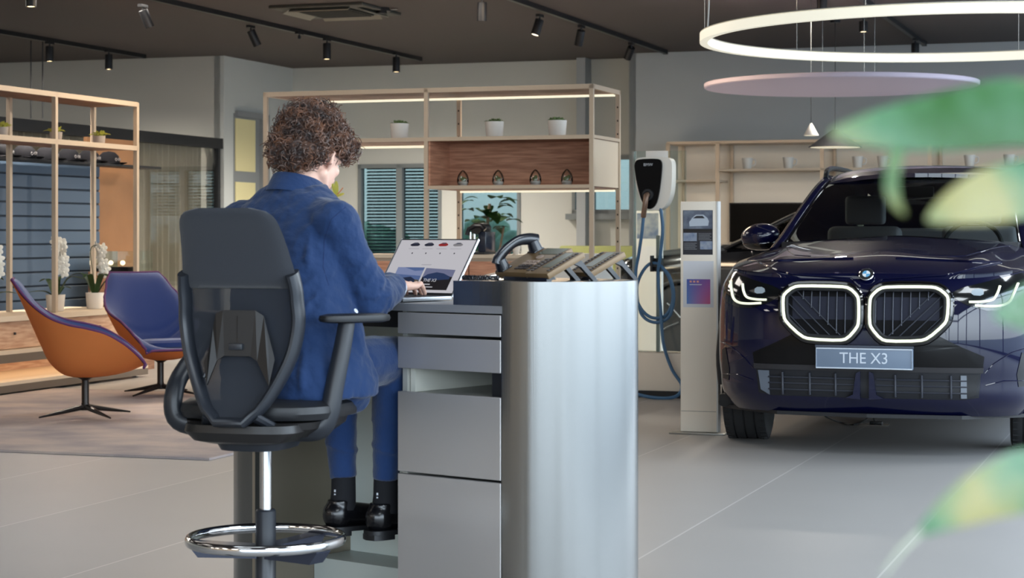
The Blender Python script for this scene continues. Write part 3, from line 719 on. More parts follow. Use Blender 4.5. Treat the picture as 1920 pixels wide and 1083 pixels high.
def skin(s, v, sg):
    p = plan(s); e = 1e-3; a = plan(max(0, s-e)); b = plan(min(1, s+e)); d = (b-a).normalized(); n = Vector((d.y, -d.x, 0))
    y = max(0, p.y); z0 = .23+.0*y; z = z0+(belt(y)-z0)*v
    q = p-n*inset(z, y)
    return Vector((sg*max(0, q.x) if s in (0, 1) else sg*q.x, q.y, z))
NU, NV = 150, 34
def in_arch(c):
    for yc in (.87, 3.735):
        if (c.y-yc)**2+(c.z-.36)**2 < .415**2 and abs(c.x) > .55 and c.z < .80: return True
    return False
bm = B()
for sg in (-1, 1):
    sheet(bm, lambda u, v: skin(u**1.25, v, sg), NU, NV)
bmesh.ops.remove_doubles(bm, verts=bm.verts[:], dist=.0008)
body_full = bm.copy()
bmesh.ops.delete(bm, geom=[f for f in bm.faces if in_arch(f.calc_center_median())], context='FACES')
body = obj('body', bm, M_paint, car, smooth=True, angle=50)
body_full.normal_update(); BV = BVHTree.FromBMesh(body_full)
def surf(x, z, off=0.0):                # point of the nose skin in front of (x, z)
    h = BV.ray_cast(Vector((x, -1, z)), Vector((0, 1, 0)))
    if h[0] is None: h = BV.find_nearest(Vector((x, .5, z)))
    n = h[1]; n = n if n.y < 0 else -n
    return h[0]+n*off
def local(px, py, off=0.0):             # where the sight line through a pixel meets the nose skin, in car axes
    R3 = Matrix.Rotation(PSI, 3, 'Z'); o = R3 @ (Vector((0,0,EYE))-CAR); d = R3 @ Vector(((px-960)/F, 1, -(py-H0)/F)).normalized()
    h = BV.ray_cast(o, d)
    return (h[0].x, h[0].z) if h[0] is not None else None
def patch(name, poly, m, off=.002, th=.012, par=None, cuts=4, mirror=False, smooth=True):
    """a panel cut along a front-view outline and laid on the nose skin"""
    out = []
    for sg in ((1, -1) if mirror else (1,)):
        bm = B(); vs = [bm.verts.new((sg*x, 0, z)) for x, z in poly]; f = bm.faces.new(vs)
        bmesh.ops.triangulate(bm, faces=[f])
        for _ in range(cuts):
            bmesh.ops.subdivide_edges(bm, edges=[e for e in bm.edges if e.calc_length() > .02], cuts=1, use_grid_fill=True)
        bmesh.ops.triangulate(bm, faces=bm.faces[:])
        for v in bm.verts: v.co = surf(v.co.x, v.co.z, off)
        bm.normal_update()
        for f in bm.faces:
            if f.normal.y > 0: f.normal_flip()
        r = bmesh.ops.extrude_face_region(bm, geom=bm.faces[:])
        for v in [g for g in r['geom'] if isinstance(g, bmesh.types.BMVert)]: v.co = v.co+Vector((0, -.0005, 0))
        for v in [v for v in bm.verts if v not in set(g for g in r['geom'] if isinstance(g, bmesh.types.BMVert))]: v.co.y += th
        out.append(obj(name, bm, m, par or car, smooth=smooth, angle=30))
    return out
def L(pts, off=0): return [local(x, y) for x, y in pts]

# ---- hood
def hood_z(x, y):
    c = sstep([(.03,.965),(.10,.998),(.20,1.035),(.30,1.064),(.45,1.095),(.7,1.132),(1.0,1.168),(1.32,1.20)], y)
    w_ = .90
    e = belt(y)+.004
    u = min(1, abs(x)/hood_w(y))
    ridge = .012*math.exp(-((abs(x)-.50-.10*y)/.06)**2)*min(1, y/.3)
    dip = -.010*math.exp(-((abs(x)-.30)/.2)**2)*min(1, y/.6)
    return c+(e-c)*u**2.6+ridge+dip
def hood_w(y):
    # outline of the skin at belt height
    lo, hi = 0, 1
    for _ in range(24):
        m_ = (lo+hi)/2
        if skin(m_*.6, 1, 1).y < y: lo = m_
        else: hi = m_
    return max(.02, skin(lo*.6, 1, 1).x)
ys = [.098+(1.33-.098)*(k/40)**1.3 for k in range(41)]; hws = [hood_w(y) for y in ys]
bm = B(); NX = 48; rows = []
for y, hw in zip(ys, hws):
    row = []
    for k in range(NX+1):
        u = -1+2*k/NX; u = math.copysign(abs(u)**.85, u); x = u*hw
        yy = y
        row.append(bm.verts.new((x, yy, hood_z(x, y) if abs(u) < 1 else belt(y))))
    rows.append(row)
for a, b in zip(rows, rows[1:]):
    for k in range(NX): bm.faces.new((a[k], a[k+1], b[k+1], b[k]))
obj('hood', bm, M_paint, car, smooth=True, angle=60)
# nose cap between grille top and hood edge
bm = B()
def cap_fn(u, v):
    s = u*.62; a = skin(abs(s)*.42, 1, -1 if s < 0 else 1)
    x = a.x; f = hood_z(x, .098)
    b = Vector((x, max(.098, a.y), hood_z(x, max(.098, a.y))))
    return a.lerp(b, v)+Vector((0,0,.012*math.sin(v*math.pi)))
sheet(bm, lambda u, v: cap_fn(-1+2*u, v), 60, 6); obj('nose_panel', bm, M_paint, car, smooth=True)

# ---- greenhouse: sections across the car from the cowl to the tail
roofc = [(1.25,1.19),(1.6,1.36),(1.95,1.52),(2.2,1.605),(2.5,1.655),(3.0,1.668),(3.6,1.655),(4.1,1.61),(4.45,1.54),(4.62,1.40),(4.72,1.12)]
def gw(y, z):                           # half width of the cabin at height z
    t = max(0, min(1, (z-1.08)/(1.62-1.08)))
    base = sstep([(1.2,.76),(1.6,.83),(2.2,.86),(3.5,.87),(4.3,.83),(4.72,.78)], y)
    top = sstep([(1.2,.52),(1.8,.56),(2.3,.60),(3.2,.62),(4.2,.58),(4.72,.56)], y)
    return base+(top-base)*t
# pillars and roof skin
bm = B()
def roof_fn(u, v):
    y = 2.16+(4.62-2.16)*v; zc = sstep(roofc, y); x = (-1+2*u); w_ = gw(y, 1.60)+.015
    return Vector((x*w_, y-.10*(1-x*x)*(1-v)**6, zc-.050*abs(x)**2.4-.03*abs(x)**8))
sheet(bm, roof_fn, 40, 40)
r = bmesh.ops.extrude_face_region(bm, geom=bm.faces[:])
for v in [g for g in r['geom'] if isinstance(g, bmesh.types.BMVert)]: v.co.z -= .025
obj('roof', bm, M_paint, car, smooth=True, angle=40)
def screen_pt(u, v):                    # windscreen
    y = 1.24+(2.12-1.24)*v; zc = sstep(roofc, y); x = -1+2*u
    wv = .705+(.575-.705)*v
    bow = .16*(1-v)+.10*v
    return Vector((x*wv, y+bow*(x*x)-.02, zc-.012-.02*abs(x)**3))
M_wind = thin_glass('car_glass', (.55,.63,.63,1), .025)
bm = B(); sheet(bm, screen_pt, 30, 16); obj('windscreen', bm, M_wind, car, smooth=True)
for sg in (-1, 1):
    bm = B(); pts = []
    for k in range(15):
        v = k/14; q = screen_pt(0 if sg < 0 else 1, v); pts.append(q+Vector((sg*.028, .012, .0)))
    tube(bm, [pts[0]+Vector((sg*.02,-.10,-.05))]+pts+[pts[-1]+Vector((sg*.012,.16,.025))], .033, 10, flat=.7); obj('pillar', bm, M_paint, car, smooth=True)
    bm = B(); tube(bm, [q+Vector((-sg*.035,-.012,0)) for q in pts], .010, 8); obj('pillar_trim', bm, M_pb, car, smooth=True)
    # side windows as one dark sheet with the belt below
    bm = B()
    def sidefn(u, v):
        y = 1.62+(4.35-1.62)*u; zt_ = min(1.60, sstep([(1.62,1.17),(1.9,1.38),(2.25,1.57),(2.6,1.60),(3.8,1.59),(4.2,1.52),(4.35,1.40)], y)); zb = 1.10
        z = zb+(zt_-zb)*v; return Vector((sg*gw(y, z), y, z))
    sheet(bm, sidefn, 30, 6); obj('side_window', bm, thin_glass('side_glass', (.45,.52,.52,1), .06), car, smooth=True)
    bm = B(); sheet(bm, lambda u, v: Vector((sg*(gw(1.3+3.2*u, 1.1)+(skin(.62, 1, 1).x-gw(2.5, 1.1)+.0)*(1-v)), 1.3+3.2*u, belt(1.3+3.2*u)*(1-v)+1.115*v)), 20, 3); obj('shoulder', bm, M_paint, car, smooth=True)
    # roof rail
    bm = B(); rp_ = [Vector((sg*.60, 2.22, 1.570)), Vector((sg*.615, 2.36, 1.625)), Vector((sg*.63, 2.7, 1.652)), Vector((sg*.635, 3.4, 1.652)), Vector((sg*.625, 4.0, 1.62)), Vector((sg*.615, 4.2, 1.57))]
    tube(bm, crom(rp_, 30), .017, 8); obj('roof_rail', bm, mat('satin_rail', S(60,64,72), .2, .8), car, smooth=True)
    # mirror
    mr_ = Vector((sg*.915, 1.66, 1.195))
    bm = B(); ell(bm, mr_, (.125, .09, .080), 24, 16, Matrix.Rotation(sg*.12, 4, 'Y'))
    for v in bm.verts:
        if v.co.y > mr_.y+.03: v.co.y = mr_.y+.03
    m_ = obj('wing_mirror', bm, M_paint, car, smooth=True, angle=60)
    bm = B(); ell(bm, mr_+Vector((0,.0,-.045)), (.115, .075, .045), 20, 12); obj('mirror_base', bm, M_pb, m_, smooth=True)
    bm = B(); tube(bm, [mr_+Vector((-sg*.09,.01,-.04)), mr_+Vector((-sg*.17,.02,-.075))], [.03,.022], 10, flat=.6); obj('mirror_arm', bm, M_pb, m_, smooth=True)
# rear closing: tailgate
bm = B()
def tail(u, v):
    x = -1+2*u; z = 1.05+(1.54-1.05)*v; y = interp([(1.05,4.74),(1.25,4.70),(1.40,4.62),(1.54,4.46)], z)
    return Vector((x*gw(4.5, z), y-.10*x*x, z))
sheet(bm, tail, 20, 10); obj('tailgate', bm, M_paint, car, smooth=True)
bm = B(); sheet(bm, lambda u, v: tail(.12+.76*u, .35+.55*v)+Vector((0,.006,.0)), 12, 6); obj('rear_window', bm, mat('rear_dark', S(12,13,15), .1), car, smooth=True)
# cowl and dark dashboard
bm = B(); prism(bm, [(-.70,1.26),(-.4,1.17),(0,1.14),(.4,1.17),(.70,1.26),(.72,1.50),(-.72,1.50)], 1.125, 1.160); obj('cowl', bm, M_mb, car)
bm = B(); box(bm, -.70, .70, 1.45, 1.85, 1.02, 1.15); obj('dashboard', bm, mat('dash', S(26,26,30), .6), car, bev=.03)
# interior
M_seat = mat('seat_leather', S(150,142,146), .6)
for sx_ in (-.37, .37):
    bm = B(); box(bm, sx_-.24, sx_+.24, 2.30, 2.46, .75, 1.26); box(bm, sx_-.24, sx_+.24, 1.95, 2.4, .62, .78); st_ = obj('front_seat', bm, M_seat, car, bev=.06, seg=4)
    bm = B(); box(bm, sx_-.13, sx_+.13, 2.36, 2.46, 1.27, 1.46); obj('headrest', bm, M_seat, st_, bev=.035, seg=4)
bm = B(); box(bm, -.6, .6, 3.2, 3.35, .75, 1.25); obj('rear_seat', bm, M_seat, car, bev=.05, seg=3)
bm = B(); q = Matrix.Translation((.37, 1.92, 1.12)) @ Matrix.Rotation(math.radians(68), 4, 'X')
tube(bm, [q @ Vector((.18*math.cos(t), .18*math.sin(t), 0)) for t in [2*math.pi*k/40 for k in range(40)]], .014, 8, closed=True)
sw = obj('steering_wheel', bm, M_mb, car, smooth=True)
bm = B(); ell(bm, (.37,1.93,1.11), (.06,.03,.05)); tube(bm, [q @ Vector((-.17,0,0)), q @ Vector((.17,0,0))], .012, 6); obj('wheel_hub', bm, M_mb, sw, smooth=True)
bm = B(); box(bm, -.12, .12, 2.02, 2.05, 1.44, 1.51); obj('rear_view_mirror', bm, M_mb, car, bev=.012)
bm = B(); box(bm, -.09, .09, 2.10, 2.2, 1.555, 1.575); obj('roof_console', bm, mat('console', S(120,118,120), .5), car, bev=.006)
bm = B(); box(bm, -.90, .90, .4, 4.6, .22, .30); obj('underbody', bm, M_mb, car, bev=.03)
bm = B(); box(bm, -.55, .55, .45, 1.3, .30, .9); obj('engine_cover', bm, M_mb, car, bev=.03)

# ---- nose details, traced in the front view
kid = L([(1495,534.6),(1594,536.5),(1613.4,556),(1612.8,610),(1588,638),(1510.6,634.5),(1472.8,598.6),(1471.9,552)])
kid = [(x-.0, z) for x, z in kid]
mid = (local(1623, 590)[0])
kid = [(x-mid, z) for x, z in kid]      # symmetric about the car's centre line
def cut_corners(P, f):
    q = []
    for i, p in enumerate(P):
        n = P[(i+1) % len(P)]
        q += [tuple(p[j]*(1-f)+n[j]*f for j in range(2)), tuple(p[j]*f+n[j]*(1-f) for j in range(2))]
    return q
kid_r = cut_corners(cut_corners(kid, .14), .25)
def shrink(poly, d):
    cx = sum(p[0] for p in poly)/len(poly); cz = sum(p[1] for p in poly)/len(poly); out = []
    for x, z in poly:
        r = math.hypot(x-cx, z-cz); out.append((cx+(x-cx)*(r-d)/r, cz+(z-cz)*(r-d)/r))
    return out
DEPTH = .035
for sg in (1, -1):
    fl = lambda P: [(sg*x, z) for x, z in P]
    pr = fl(kid_r)
    patch('grille_recess', fl(shrink(kid_r, -.012)), mat('recess_black', S(12,12,15), .6, spec=.15), .004, .02)
    gr = None
    bm = B(); n_ = len(pr)
    yk = min(surf(x, z).y for x, z in pr)
    ring = [Vector((x, surf(x, z).y*.55+yk*.45-.026, z)) for x, z in pr]
    tube(bm, ring, .0085, 10, closed=True, flat=1.0); gl_ = obj('grille_glow_frame', bm, M_drl, car, smooth=True)
    big = fl(shrink(kid_r, -.016)); ring2 = [Vector((x, surf(x, z).y*.6+yk*.4-.012, z)) for x, z in big]
    bm = B(); tube(bm, ring2, .016, 8, closed=True); obj('grille_rim', bm, M_pb, gl_, smooth=True)
    inn = fl(shrink(kid_r, .018)); ring3 = [Vector((x, surf(x, z).y*.6+yk*.4-.014, z)) for x, z in inn]
    bm = B(); tube(bm, ring3, .011, 8, closed=True); obj('grille_inner_rim', bm, M_mb, gl_, smooth=True)
    # slats: upright on the inner side, slanted on the outer side
    zs = [z for x, z in kid]; xs = [x for x, z in kid]; z0, z1 = min(zs)+.03, max(zs)-.03; xi, xo = max(xs), min(xs)
    def inside(x, z):
        P = shrink(kid_r, .022); c = False
        for i in range(len(P)):
            (x1, y1), (x2, y2) = P[i], P[i-1]
            if (y1 > z) != (y2 > z) and x < (x2-x1)*(z-y1)/(y2-y1)+x1: c = not c
        return c
    def slat(p, q_):
        pts = [(p[0]+(q_[0]-p[0])*k/40, p[1]+(q_[1]-p[1])*k/40) for k in range(41)]; pts = [a for a in pts if inside(*a)]
        if len(pts) < 4: return
        bm = B(); tube(bm, [Vector((sg*a[0], surf(sg*a[0], a[1]).y-.014, a[1])) for a in pts[::3]+[pts[-1]]], .0026, 6, flat=1.3, up=(1,0,0) if abs(p[0]-q_[0]) < .01 else None)
        obj('grille_slat', bm, mat('slat_grey', S(58,61,70), .35, .3), gl_, smooth=True)
    W_ = xi-xo; st_ = W_/9
    a0_ = (xo+.02, z1-.055)
    for k in range(2, 9):
        x = xo+st_*(k+.35); zlow = z0-.02
        zd = (z1-.01)-(x-(xo+st_*1.6))*.98     # the slanted slats cut the upright ones off
        slat((x, max(zlow, zd)), (x, z1+.02))
    for k in range(5):
        x = xo+st_*(1.6-k*1.25)
        slat((x, z1+.0), (x+(z1-z0+.03)/.98, z0-.03))
    # dark shutter box seen inside
    P = shrink(kid_r, .04); zmid = (z0+z1)/2-.035
    pp = [p for p in P if p[1] > zmid]
    bm = B(); 
    patch('grille_shutter', fl([(xo+.05,zmid),(xi-.035,zmid),(xi-.035,z1-.03),(xo+.05,z1-.03)]), mat('shutter', S(36,38,50), .6, spec=.2), .006, .004)
# headlights
hl = [(1359,530),(1366,512),(1374,508),(1392,517),(1420,527),(1450,536),(1468,546),(1462,556),(1440,568),(1410,577),(1384,576),(1364,566),(1358,550)]
hlp = L(hl); hlp = [p for p in hlp if p]
M_lamp = mat('lamp_housing', S(14,17,18), .12, coat=1.0)
patch('headlight', [(x-mid*0, z) for x, z in hlp], M_lamp, .004, .02); patch('headlight', [(-x, z) for x, z in hlp], M_lamp, .004, .02)
def strip_on(name, pts, r, m, sg):
    P = [local(*p) for p in pts]; P = [p for p in P if p]
    c = crom([(sg*x*(1), z, 0) for x, z in P], 26)
    bm = B(); tube(bm, [surf(p.x, p.y, .008) for p in c], r, 8, flat=.8); obj(name, bm, m, car, smooth=True)
for sg in (1, -1):
    for m_ in (M_drl,):
        strip_on('daylight_strip', [(1372,528),(1374,545),(1378,560),(1388,567),(1405,569),(1428,568)], .008, m_, sg)
        strip_on('daylight_strip', [(1394,533),(1396,546),(1402,557),(1418,561),(1438,562)], .0075, m_, sg)
    pj = [local(*p) for p in [(1417,539),(1434,539),(1436,550),(1416,551)]]
    patch('projector_lens', [(sg*x, z) for x, z in smooth_poly(pj, 1)], glow('projector', (120,132,140), .45), .010, .008, cuts=3)
# lower black panel, grey band, intake
blk = L([(1413,660),(1452,643),(1489,625),(1517,641),(1590,646),(1623,652)]); blk = [(x-mid, z) for x, z in blk]
zl = local(1623, 694)[1]; xl = local(1417, 690)[0]-mid
M_pt = mat('trim_black', S(10,10,12), .16, spec=.3)
poly = blk+[(-x, z) for x, z in blk[::-1][1:]]+[(-xl, zl),(xl, zl)]
patch('front_trim_panel', poly, M_pt, .003, .012)
# between the kidneys
patch('centre_bridge', [(-.026,kid[3][1]-.01),(.026,kid[3][1]-.01),(.026,kid[2][1]+.0),(-.026,kid[2][1]+.0)], M_grey, .006, .01)
bandp = [(xl-.004, zl+.024),(-xl+.004, zl+.024),(-xl+.002, zl-.004),(xl-.002, zl-.004)]
patch('bumper_band', bandp, mat('band_grey', S(38,37,40), .55), .008, .015)
zi0, zi1 = local(1623, 745)[1], zl-.004
inp = [(xl+.008,zi1),(-xl-.008,zi1),(-xl-.02,zi0+.012),(-xl-.10,zi0),(xl+.10,zi0),(xl+.02,zi0+.012)]
patch('lower_intake', inp, mat('intake_dark', S(22,24,30), .5), .003, .02)
M_bar = mat('intake_bar', S(38,41,50), .4)
def bar(name, x0, z0, x1, z1, r, m, off=.010, n=12, fl=1.0):
    bm = B(); tube(bm, [surf(x0+(x1-x0)*k/n, z0+(z1-z0)*k/n, off) for k in range(n+1)], r, 6, flat=fl); return obj(name, bm, m, car, smooth=True)
for sg in (1, -1):
    for k in range(3): bar('intake_bar', sg*.06, zi0+.035+k*.034, sg*.53, zi0+.035+k*.034, .005, M_bar)
    for x in (.16, .30, .45): bar('intake_divider', sg*x, zi0+.012, sg*x, zi1-.012, .0075, M_bar, .012)
    bm = B(); prism(bm, [(sg*.024,zi1),(sg*.046,zi1-.01),(sg*.062,zi0+.018),(sg*.10,zi0+.0),(sg*.024,zi0-.008)], surf(0,.4).y-.032, surf(0,.4).y+.01, 'y'); obj('intake_fin', bm, M_paint, car)
    patch('intake_corner_panel', [(sg*(abs(xl)-.02),zi1-.008),(sg*(abs(xl)-.085),zi1-.008),(sg*(abs(xl)-.085),zi0+.004),(sg*(abs(xl)-.035),zi0+.03)], mat('corner_panel', S(96,104,116) if sg < 0 else S(40,43,50), .5) if sg < 0 else M_mb, .008, .01, cuts=3)
    # air curtain slot near the wheel
    sl = [local(*p) for p in [(1355,655),(1361,650),(1368,690),(1367,712),(1356,708)]]
    patch('air_curtain', [(sg*x, z) for x, z in sl], M_mb, .003, .01, cuts=3)
patch('radar_sensor', [(.50,zi0+.012),(.53,zi0+.012),(.53,zi1-.012),(.50,zi1-.012)], mat('sensor_grey', S(110,116,124), .3), .012, .01, cuts=2)
# lip under the bumper
bm = B()
def lip(u, v):
    s = abs(-1+2*u)*.44; sg = -1 if u < .5 else 1; p = skin(s**1.25 if s > 0 else 0, 0, sg); p.z = .245-.03*v; p.y += .01+.07*v-.02; p.x *= 1-.03*v; return p
sheet(bm, lip, 80, 4); obj('front_lip', bm, M_grey, car, smooth=True)
bm = B(); prism(bm, [(-.86,.42),(-.5,.12),(0,.07),(.5,.12),(.86,.42),(.86,1.2),(-.86,1.2)], .215, .235); obj('undertray', bm, M_mb, car)
# number plate
pz = (local(1623,650)[1]+local(1623,693)[1])/2; yp = surf(0, pz).y-.035
bm = B(); box(bm, -.26, .26, yp, yp+.03, pz-.056, pz+.056); pl_ = obj('number_plate', bm, mat('plate_grey', S(104,118,136), .4), car, bev=.006)
bm = B(); P = [(-.256,pz-.052),(.256,pz-.052),(.256,pz+.052),(-.256,pz+.052)]; tube(bm, [(x, yp-.001, z) for x, z in P], .004, 6, closed=True); obj('plate_border', bm, mat('plate_white', S(196,204,214), .4), pl_)
bm = B(); box(bm, -.262, .262, yp+.004, yp+.03, pz+.057, pz+.070); obj('plate_holder', bm, M_grey, pl_)
tx = text_mesh('THE X3', .083, 'plate_lettering', mat('plate_white', S(196,204,214), .4), pl_, (.0, yp-.0015, pz), (math.pi/2, 0, 0), .001, sx=.95)
# round badge
bz = local(1628, 518); by_ = surf(0, .96).y
Mb = Matrix.Translation((0, .062, .988)) @ Matrix.Rotation(math.radians(52), 4, 'X')
bm = B(); lathe(bm, [(.0001,0),(.039,0),(.041,.004),(.038,.007),(.0001,.007)], 32, (0,0,0), Mb.to_3x3()); 
for v in bm.verts: v.co += Mb.translation
bd = obj('badge', bm, M_chrome, car, smooth=True)
def badge_part(r0, r1, t0, t1, m, nm, h):
    bm = B(); n = 10; a = [(r1*math.cos(t0+(t1-t0)*k/n), r1*math.sin(t0+(t1-t0)*k/n)) for k in range(n+1)]; b = [(r0*math.cos(t0+(t1-t0)*k/n), r0*math.sin(t0+(t1-t0)*k/n)) for k in range(n+1)][::-1] if r0 > 0 else [(0,0)]
    prism(bm, a+b, .007, h, M=Mb); obj(nm, bm, m, bd)
M_bb = mat('badge_blue', S(96,160,200), .3); M_bw = mat('badge_white', S(220,224,226), .3)
for k in range(4): badge_part(0, .021, k*math.pi/2, (k+1)*math.pi/2, M_bb if k % 2 else M_bw, 'badge_quarter', .0085)
for k in range(4): badge_part(.022, .035, k*math.pi/2, (k+1)*math.pi/2, M_mb, 'badge_ring', .008)
# hood shut line towards the badge
BN = bmesh.new()
for o in car.children:
    if o.name.split('.')[0] in ('hood', 'nose_panel'): BN.from_mesh(o.data)
tmp = bpy.data.meshes.new('tmp'); body_full.to_mesh(tmp); BN.from_mesh(tmp); bpy.data.meshes.remove(tmp)
BV2 = BVHTree.FromBMesh(BN)
def local3(px, py):
    R3 = Matrix.Rotation(PSI, 3, 'Z'); o = R3 @ (Vector((0,0,EYE))-CAR); d = R3 @ Vector(((px-960)/F, 1, -(py-H0)/F)).normalized()
    h = BV2.ray_cast(o, d); return h[0], d
def crease(nm, pts, r=.0065, m=None):
    P = []
    for a, b in zip(pts, pts[1:]):
        for k in range(10):
            q, d = local3(a[0]+(b[0]-a[0])*k/10, a[1]+(b[1]-a[1])*k/10)
            if q is not None: P.append(q-d*.0005)
    q, d = local3(*pts[-1])
    if q is not None: P.append(q)
    P = [P[i] for i in range(len(P)) if i == 0 or (P[i]-P[i-1]).length < .25]
    for sg in (1, -1):
        bm = B(); tube(bm, [Vector((sg*p.x, p.y, p.z)) for p in P], r, 6); obj(nm, bm, m or M_paint, car, smooth=True)
crease('hood_edge', [(1421,491),(1440,499),(1462,508),(1485,514),(1540,518),(1596,522),(1613,538)])
crease('hood_crease', [(1421,490),(1500,487),(1560,485),(1600,484)], .008)
crease('hood_gap', [(1470,449),(1478,470),(1490,478),(1520,480)], .003)
crease('bumper_crease', [(1352,640),(1372,650),(1398,672),(1412,690)], .004)
crease('bumper_crease', [(1356,700),(1385,702),(1412,712)], .004)
# wheels
def wheel(x, y, steer):
    wl = Matrix.Translation((x, y, .372)) @ Matrix.Rotation(steer, 4, 'Z')
    q = wl @ Matrix.Rotation(math.pi/2, 4, 'Y')
    bm = B(); prof = [(.255,-.115),(.335,-.125),(.362,-.118),(.371,-.095)]
    for c in (-.062, -.002, .058): prof += [(.372,c-.026),(.372,c-.006),(.364,c-.004),(.364,c+.004),(.372,c+.006)]
    prof += [(.371,.095),(.362,.118),(.335,.125),(.255,.115)]
    lathe(bm, prof, 72, (0,0,0), None)
    for v in bm.verts: v.co = q @ v.co
    o = obj('wheel', bm, M_rub, car, smooth=True, angle=30)
    sgn = 1 if x > 0 else -1
    bm = B(); lathe(bm, [(.0001,sgn*.06),(.07,sgn*.07),(.09,sgn*.085),(.20,sgn*.095),(.245,sgn*.112),(.258,sgn*.114),(.258,-sgn*.1),(.0001,-sgn*.1)], 60)
    for v in bm.verts: v.co = q @ v.co
    obj('rim', bm, M_mb, o, smooth=True)
    for k in range(5):
        t_ = 2*math.pi*k/5; bm = B()
        tube(bm, [q @ Vector((r*math.cos(t_+d), r*math.sin(t_+d), sgn*.105)) for r, d in ((.04,0),(.14,.06),(.245,.10))], [.03,.022,.028], 8, flat=.5); obj('spoke', bm, mat('alloy', S(120,124,130), .25, .9), o, smooth=True)
    bm = B(); n_ = 44
    for k in range(n_):
        t_ = 2*math.pi*k/n_
        for s_ in (-1, 1):
            c = Vector((.3735*math.cos(t_), .3735*math.sin(t_), s_*.098)); 
            R4 = q @ Matrix.Translation(c) @ Matrix.Rotation(t_, 4, 'Z'); box(bm, -.006, .0, -.004, .004, -.018, .018, R4)
    obj('tread_blocks', bm, M_rub, o)
wheel(-.815, .87, .10); wheel(.815, .87, .10); wheel(-.83, 3.735, 0); wheel(.83, 3.735, 0)
for sg in (-1, 1):
    for yc in (.87, 3.735):
        bm = B(); A = [Vector((sg*.93, yc+.425*math.cos(t), .36+.425*math.sin(t))) for t in [math.pi*1.02*k/24-.03 for k in range(25)]]
        for p in A: p.x = sg*(abs(BV.ray_cast(Vector((sg*3, p.y, max(.24,p.z))), Vector((-sg, 0, 0)))[0].x) if BV.ray_cast(Vector((sg*3, p.y, max(.24,p.z))), Vector((-sg, 0, 0)))[0] else .93)
        tube(bm, A, .022, 8, flat=1.0); obj('arch_cladding', bm, M_mb, car, smooth=True)
        bm = B(); sheet(bm, lambda u, v: Vector((sg*(.55+.36*v), yc+.42*math.cos(math.pi*u), .36+.42*math.sin(math.pi*u))), 20, 2); obj('arch_liner', bm, M_mb, car, smooth=True)
        bm = B(); sheet(bm, lambda u, v: Vector((sg*.55, yc-.42+.84*u, .26+.52*v)), 2, 2); obj('arch_wall', bm, M_mb, car)
# ================================================================ seated man
man = thing('person', 'curly haired person in a blue suit sitting on the drafting chair and typing', 'person', ST, -DY)
M_skin = mat('skin', S(222,178,158), .5, bump=(140,.06)); M_skin.node_tree.nodes['Principled BSDF'].inputs['Subsurface Weight'].default_value = .08
M_suit = mat('suit_wool', S(8,42,84), .85, sheen=.15, bump=(26,.55,(1,1,1),6))
M_trs = mat('trouser_wool', S(12,46,92), .88, sheen=.3, bump=(300,.25,(1,1,.3)))
M_shirt = mat('shirt_white', S(215,220,228), .8); M_sock = mat('sock_black', S(16,17,22), .9); M_shoe = mat('shoe_leather', S(12,12,15), .25, coat=.2)
HC = Vector((-.09, .272, 1.422))
HM = Matrix.Translation(HC) @ Matrix.Rotation(math.radians(8), 4, 'Z') @ Matrix.Rotation(math.radians(-22), 4, 'X')
h_ = lambda x, y, z: HM @ Vector((x, y, z))
HR = HM.to_3x3().to_4x4()
bm = B()
ell(bm, h_(0, -.008, .022), (.074, .095, .092), 28, 20, HR)
ell(bm, h_(0, .022, -.02), (.062, .072, .085), 24, 18, HR)
cap(bm, h_(0, .045, -.075), h_(0, .07, -.088), .036, .026)          # chin
for s in (-1, 1):
    cap(bm, h_(s*.052, -.005, -.05), h_(s*.018, .062, -.090), .020, .018)   # jaw
    ell(bm, h_(s*.034, .066, -.012), (.022, .018, .020), 14, 10, HR)  # cheek
    cap(bm, h_(s*.012, .088, .022), h_(s*.042, .076, .022), .009, .008)   # brow
    q = HM @ Matrix.Translation((s*.074, -.004, -.008)) @ Matrix.Rotation(s*.35, 4, 'Z')
    ell(bm, q.translation, (.007, .018, .031), 16, 12, q.to_3x3().to_4x4())  # ear
    cap(bm, q @ Vector((s*.006, -.012, -.015)), q @ Vector((s*.007, -.016, .018)), .0055, .0065)
    cap(bm, q @ Vector((s*.007, -.014, .018)), q @ Vector((s*.004, .008, .026)), .006, .005)
cap(bm, h_(0, .088, .015), h_(0, .113, -.020), .008, .011)            # nose
for s in (-1, 1): cap(bm, h_(s*.009, .098, -.024), h_(s*.011, .092, -.022), .007, .006)
cap(bm, h_(-.018, .088, -.047), h_(.018, .088, -.047), .007, .007); cap(bm, h_(-.015, .087, -.057), h_(.015, .087, -.057), .007, .007)
cap(bm, (-.088, .222, 1.31), h_(0, -.01, -.055), .062, .054)          # neck
# trunk and limbs under the clothes
for a, b, r0, r1 in (((-.09,.195,1.20),(-.03,.14,.95),.085,.09),((-.03,.14,.95),(-.05,.13,.83),.09,.10),
    ((-.09,.2,1.24),(.09,.17,1.232),.05,.045),((-.09,.2,1.24),(-.27,.18,1.232),.05,.045),
    ((.10,.17,1.235),(.14,.27,1.02),.05,.04),((.14,.27,1.02),(.045,.49,1.052),.038,.027),
    ((-.27,.18,1.235),(-.31,.30,1.02),.05,.04),((-.31,.30,1.02),(-.17,.49,1.052),.038,.027),
    ((-.14,.10,.82),(-.175,.47,.835),.08,.055),((-.175,.47,.835),(-.15,.475,.44),.048,.028),((-.15,.475,.44),(-.15,.47,.385),.03,.03),
    ((.03,.12,.82),(.025,.50,.835),.08,.055),((.025,.50,.835),(-.004,.50,.44),.048,.028),((-.004,.50,.44),(-.004,.495,.385),.03,.03)):
    cap(bm, a, b, r0, r1)
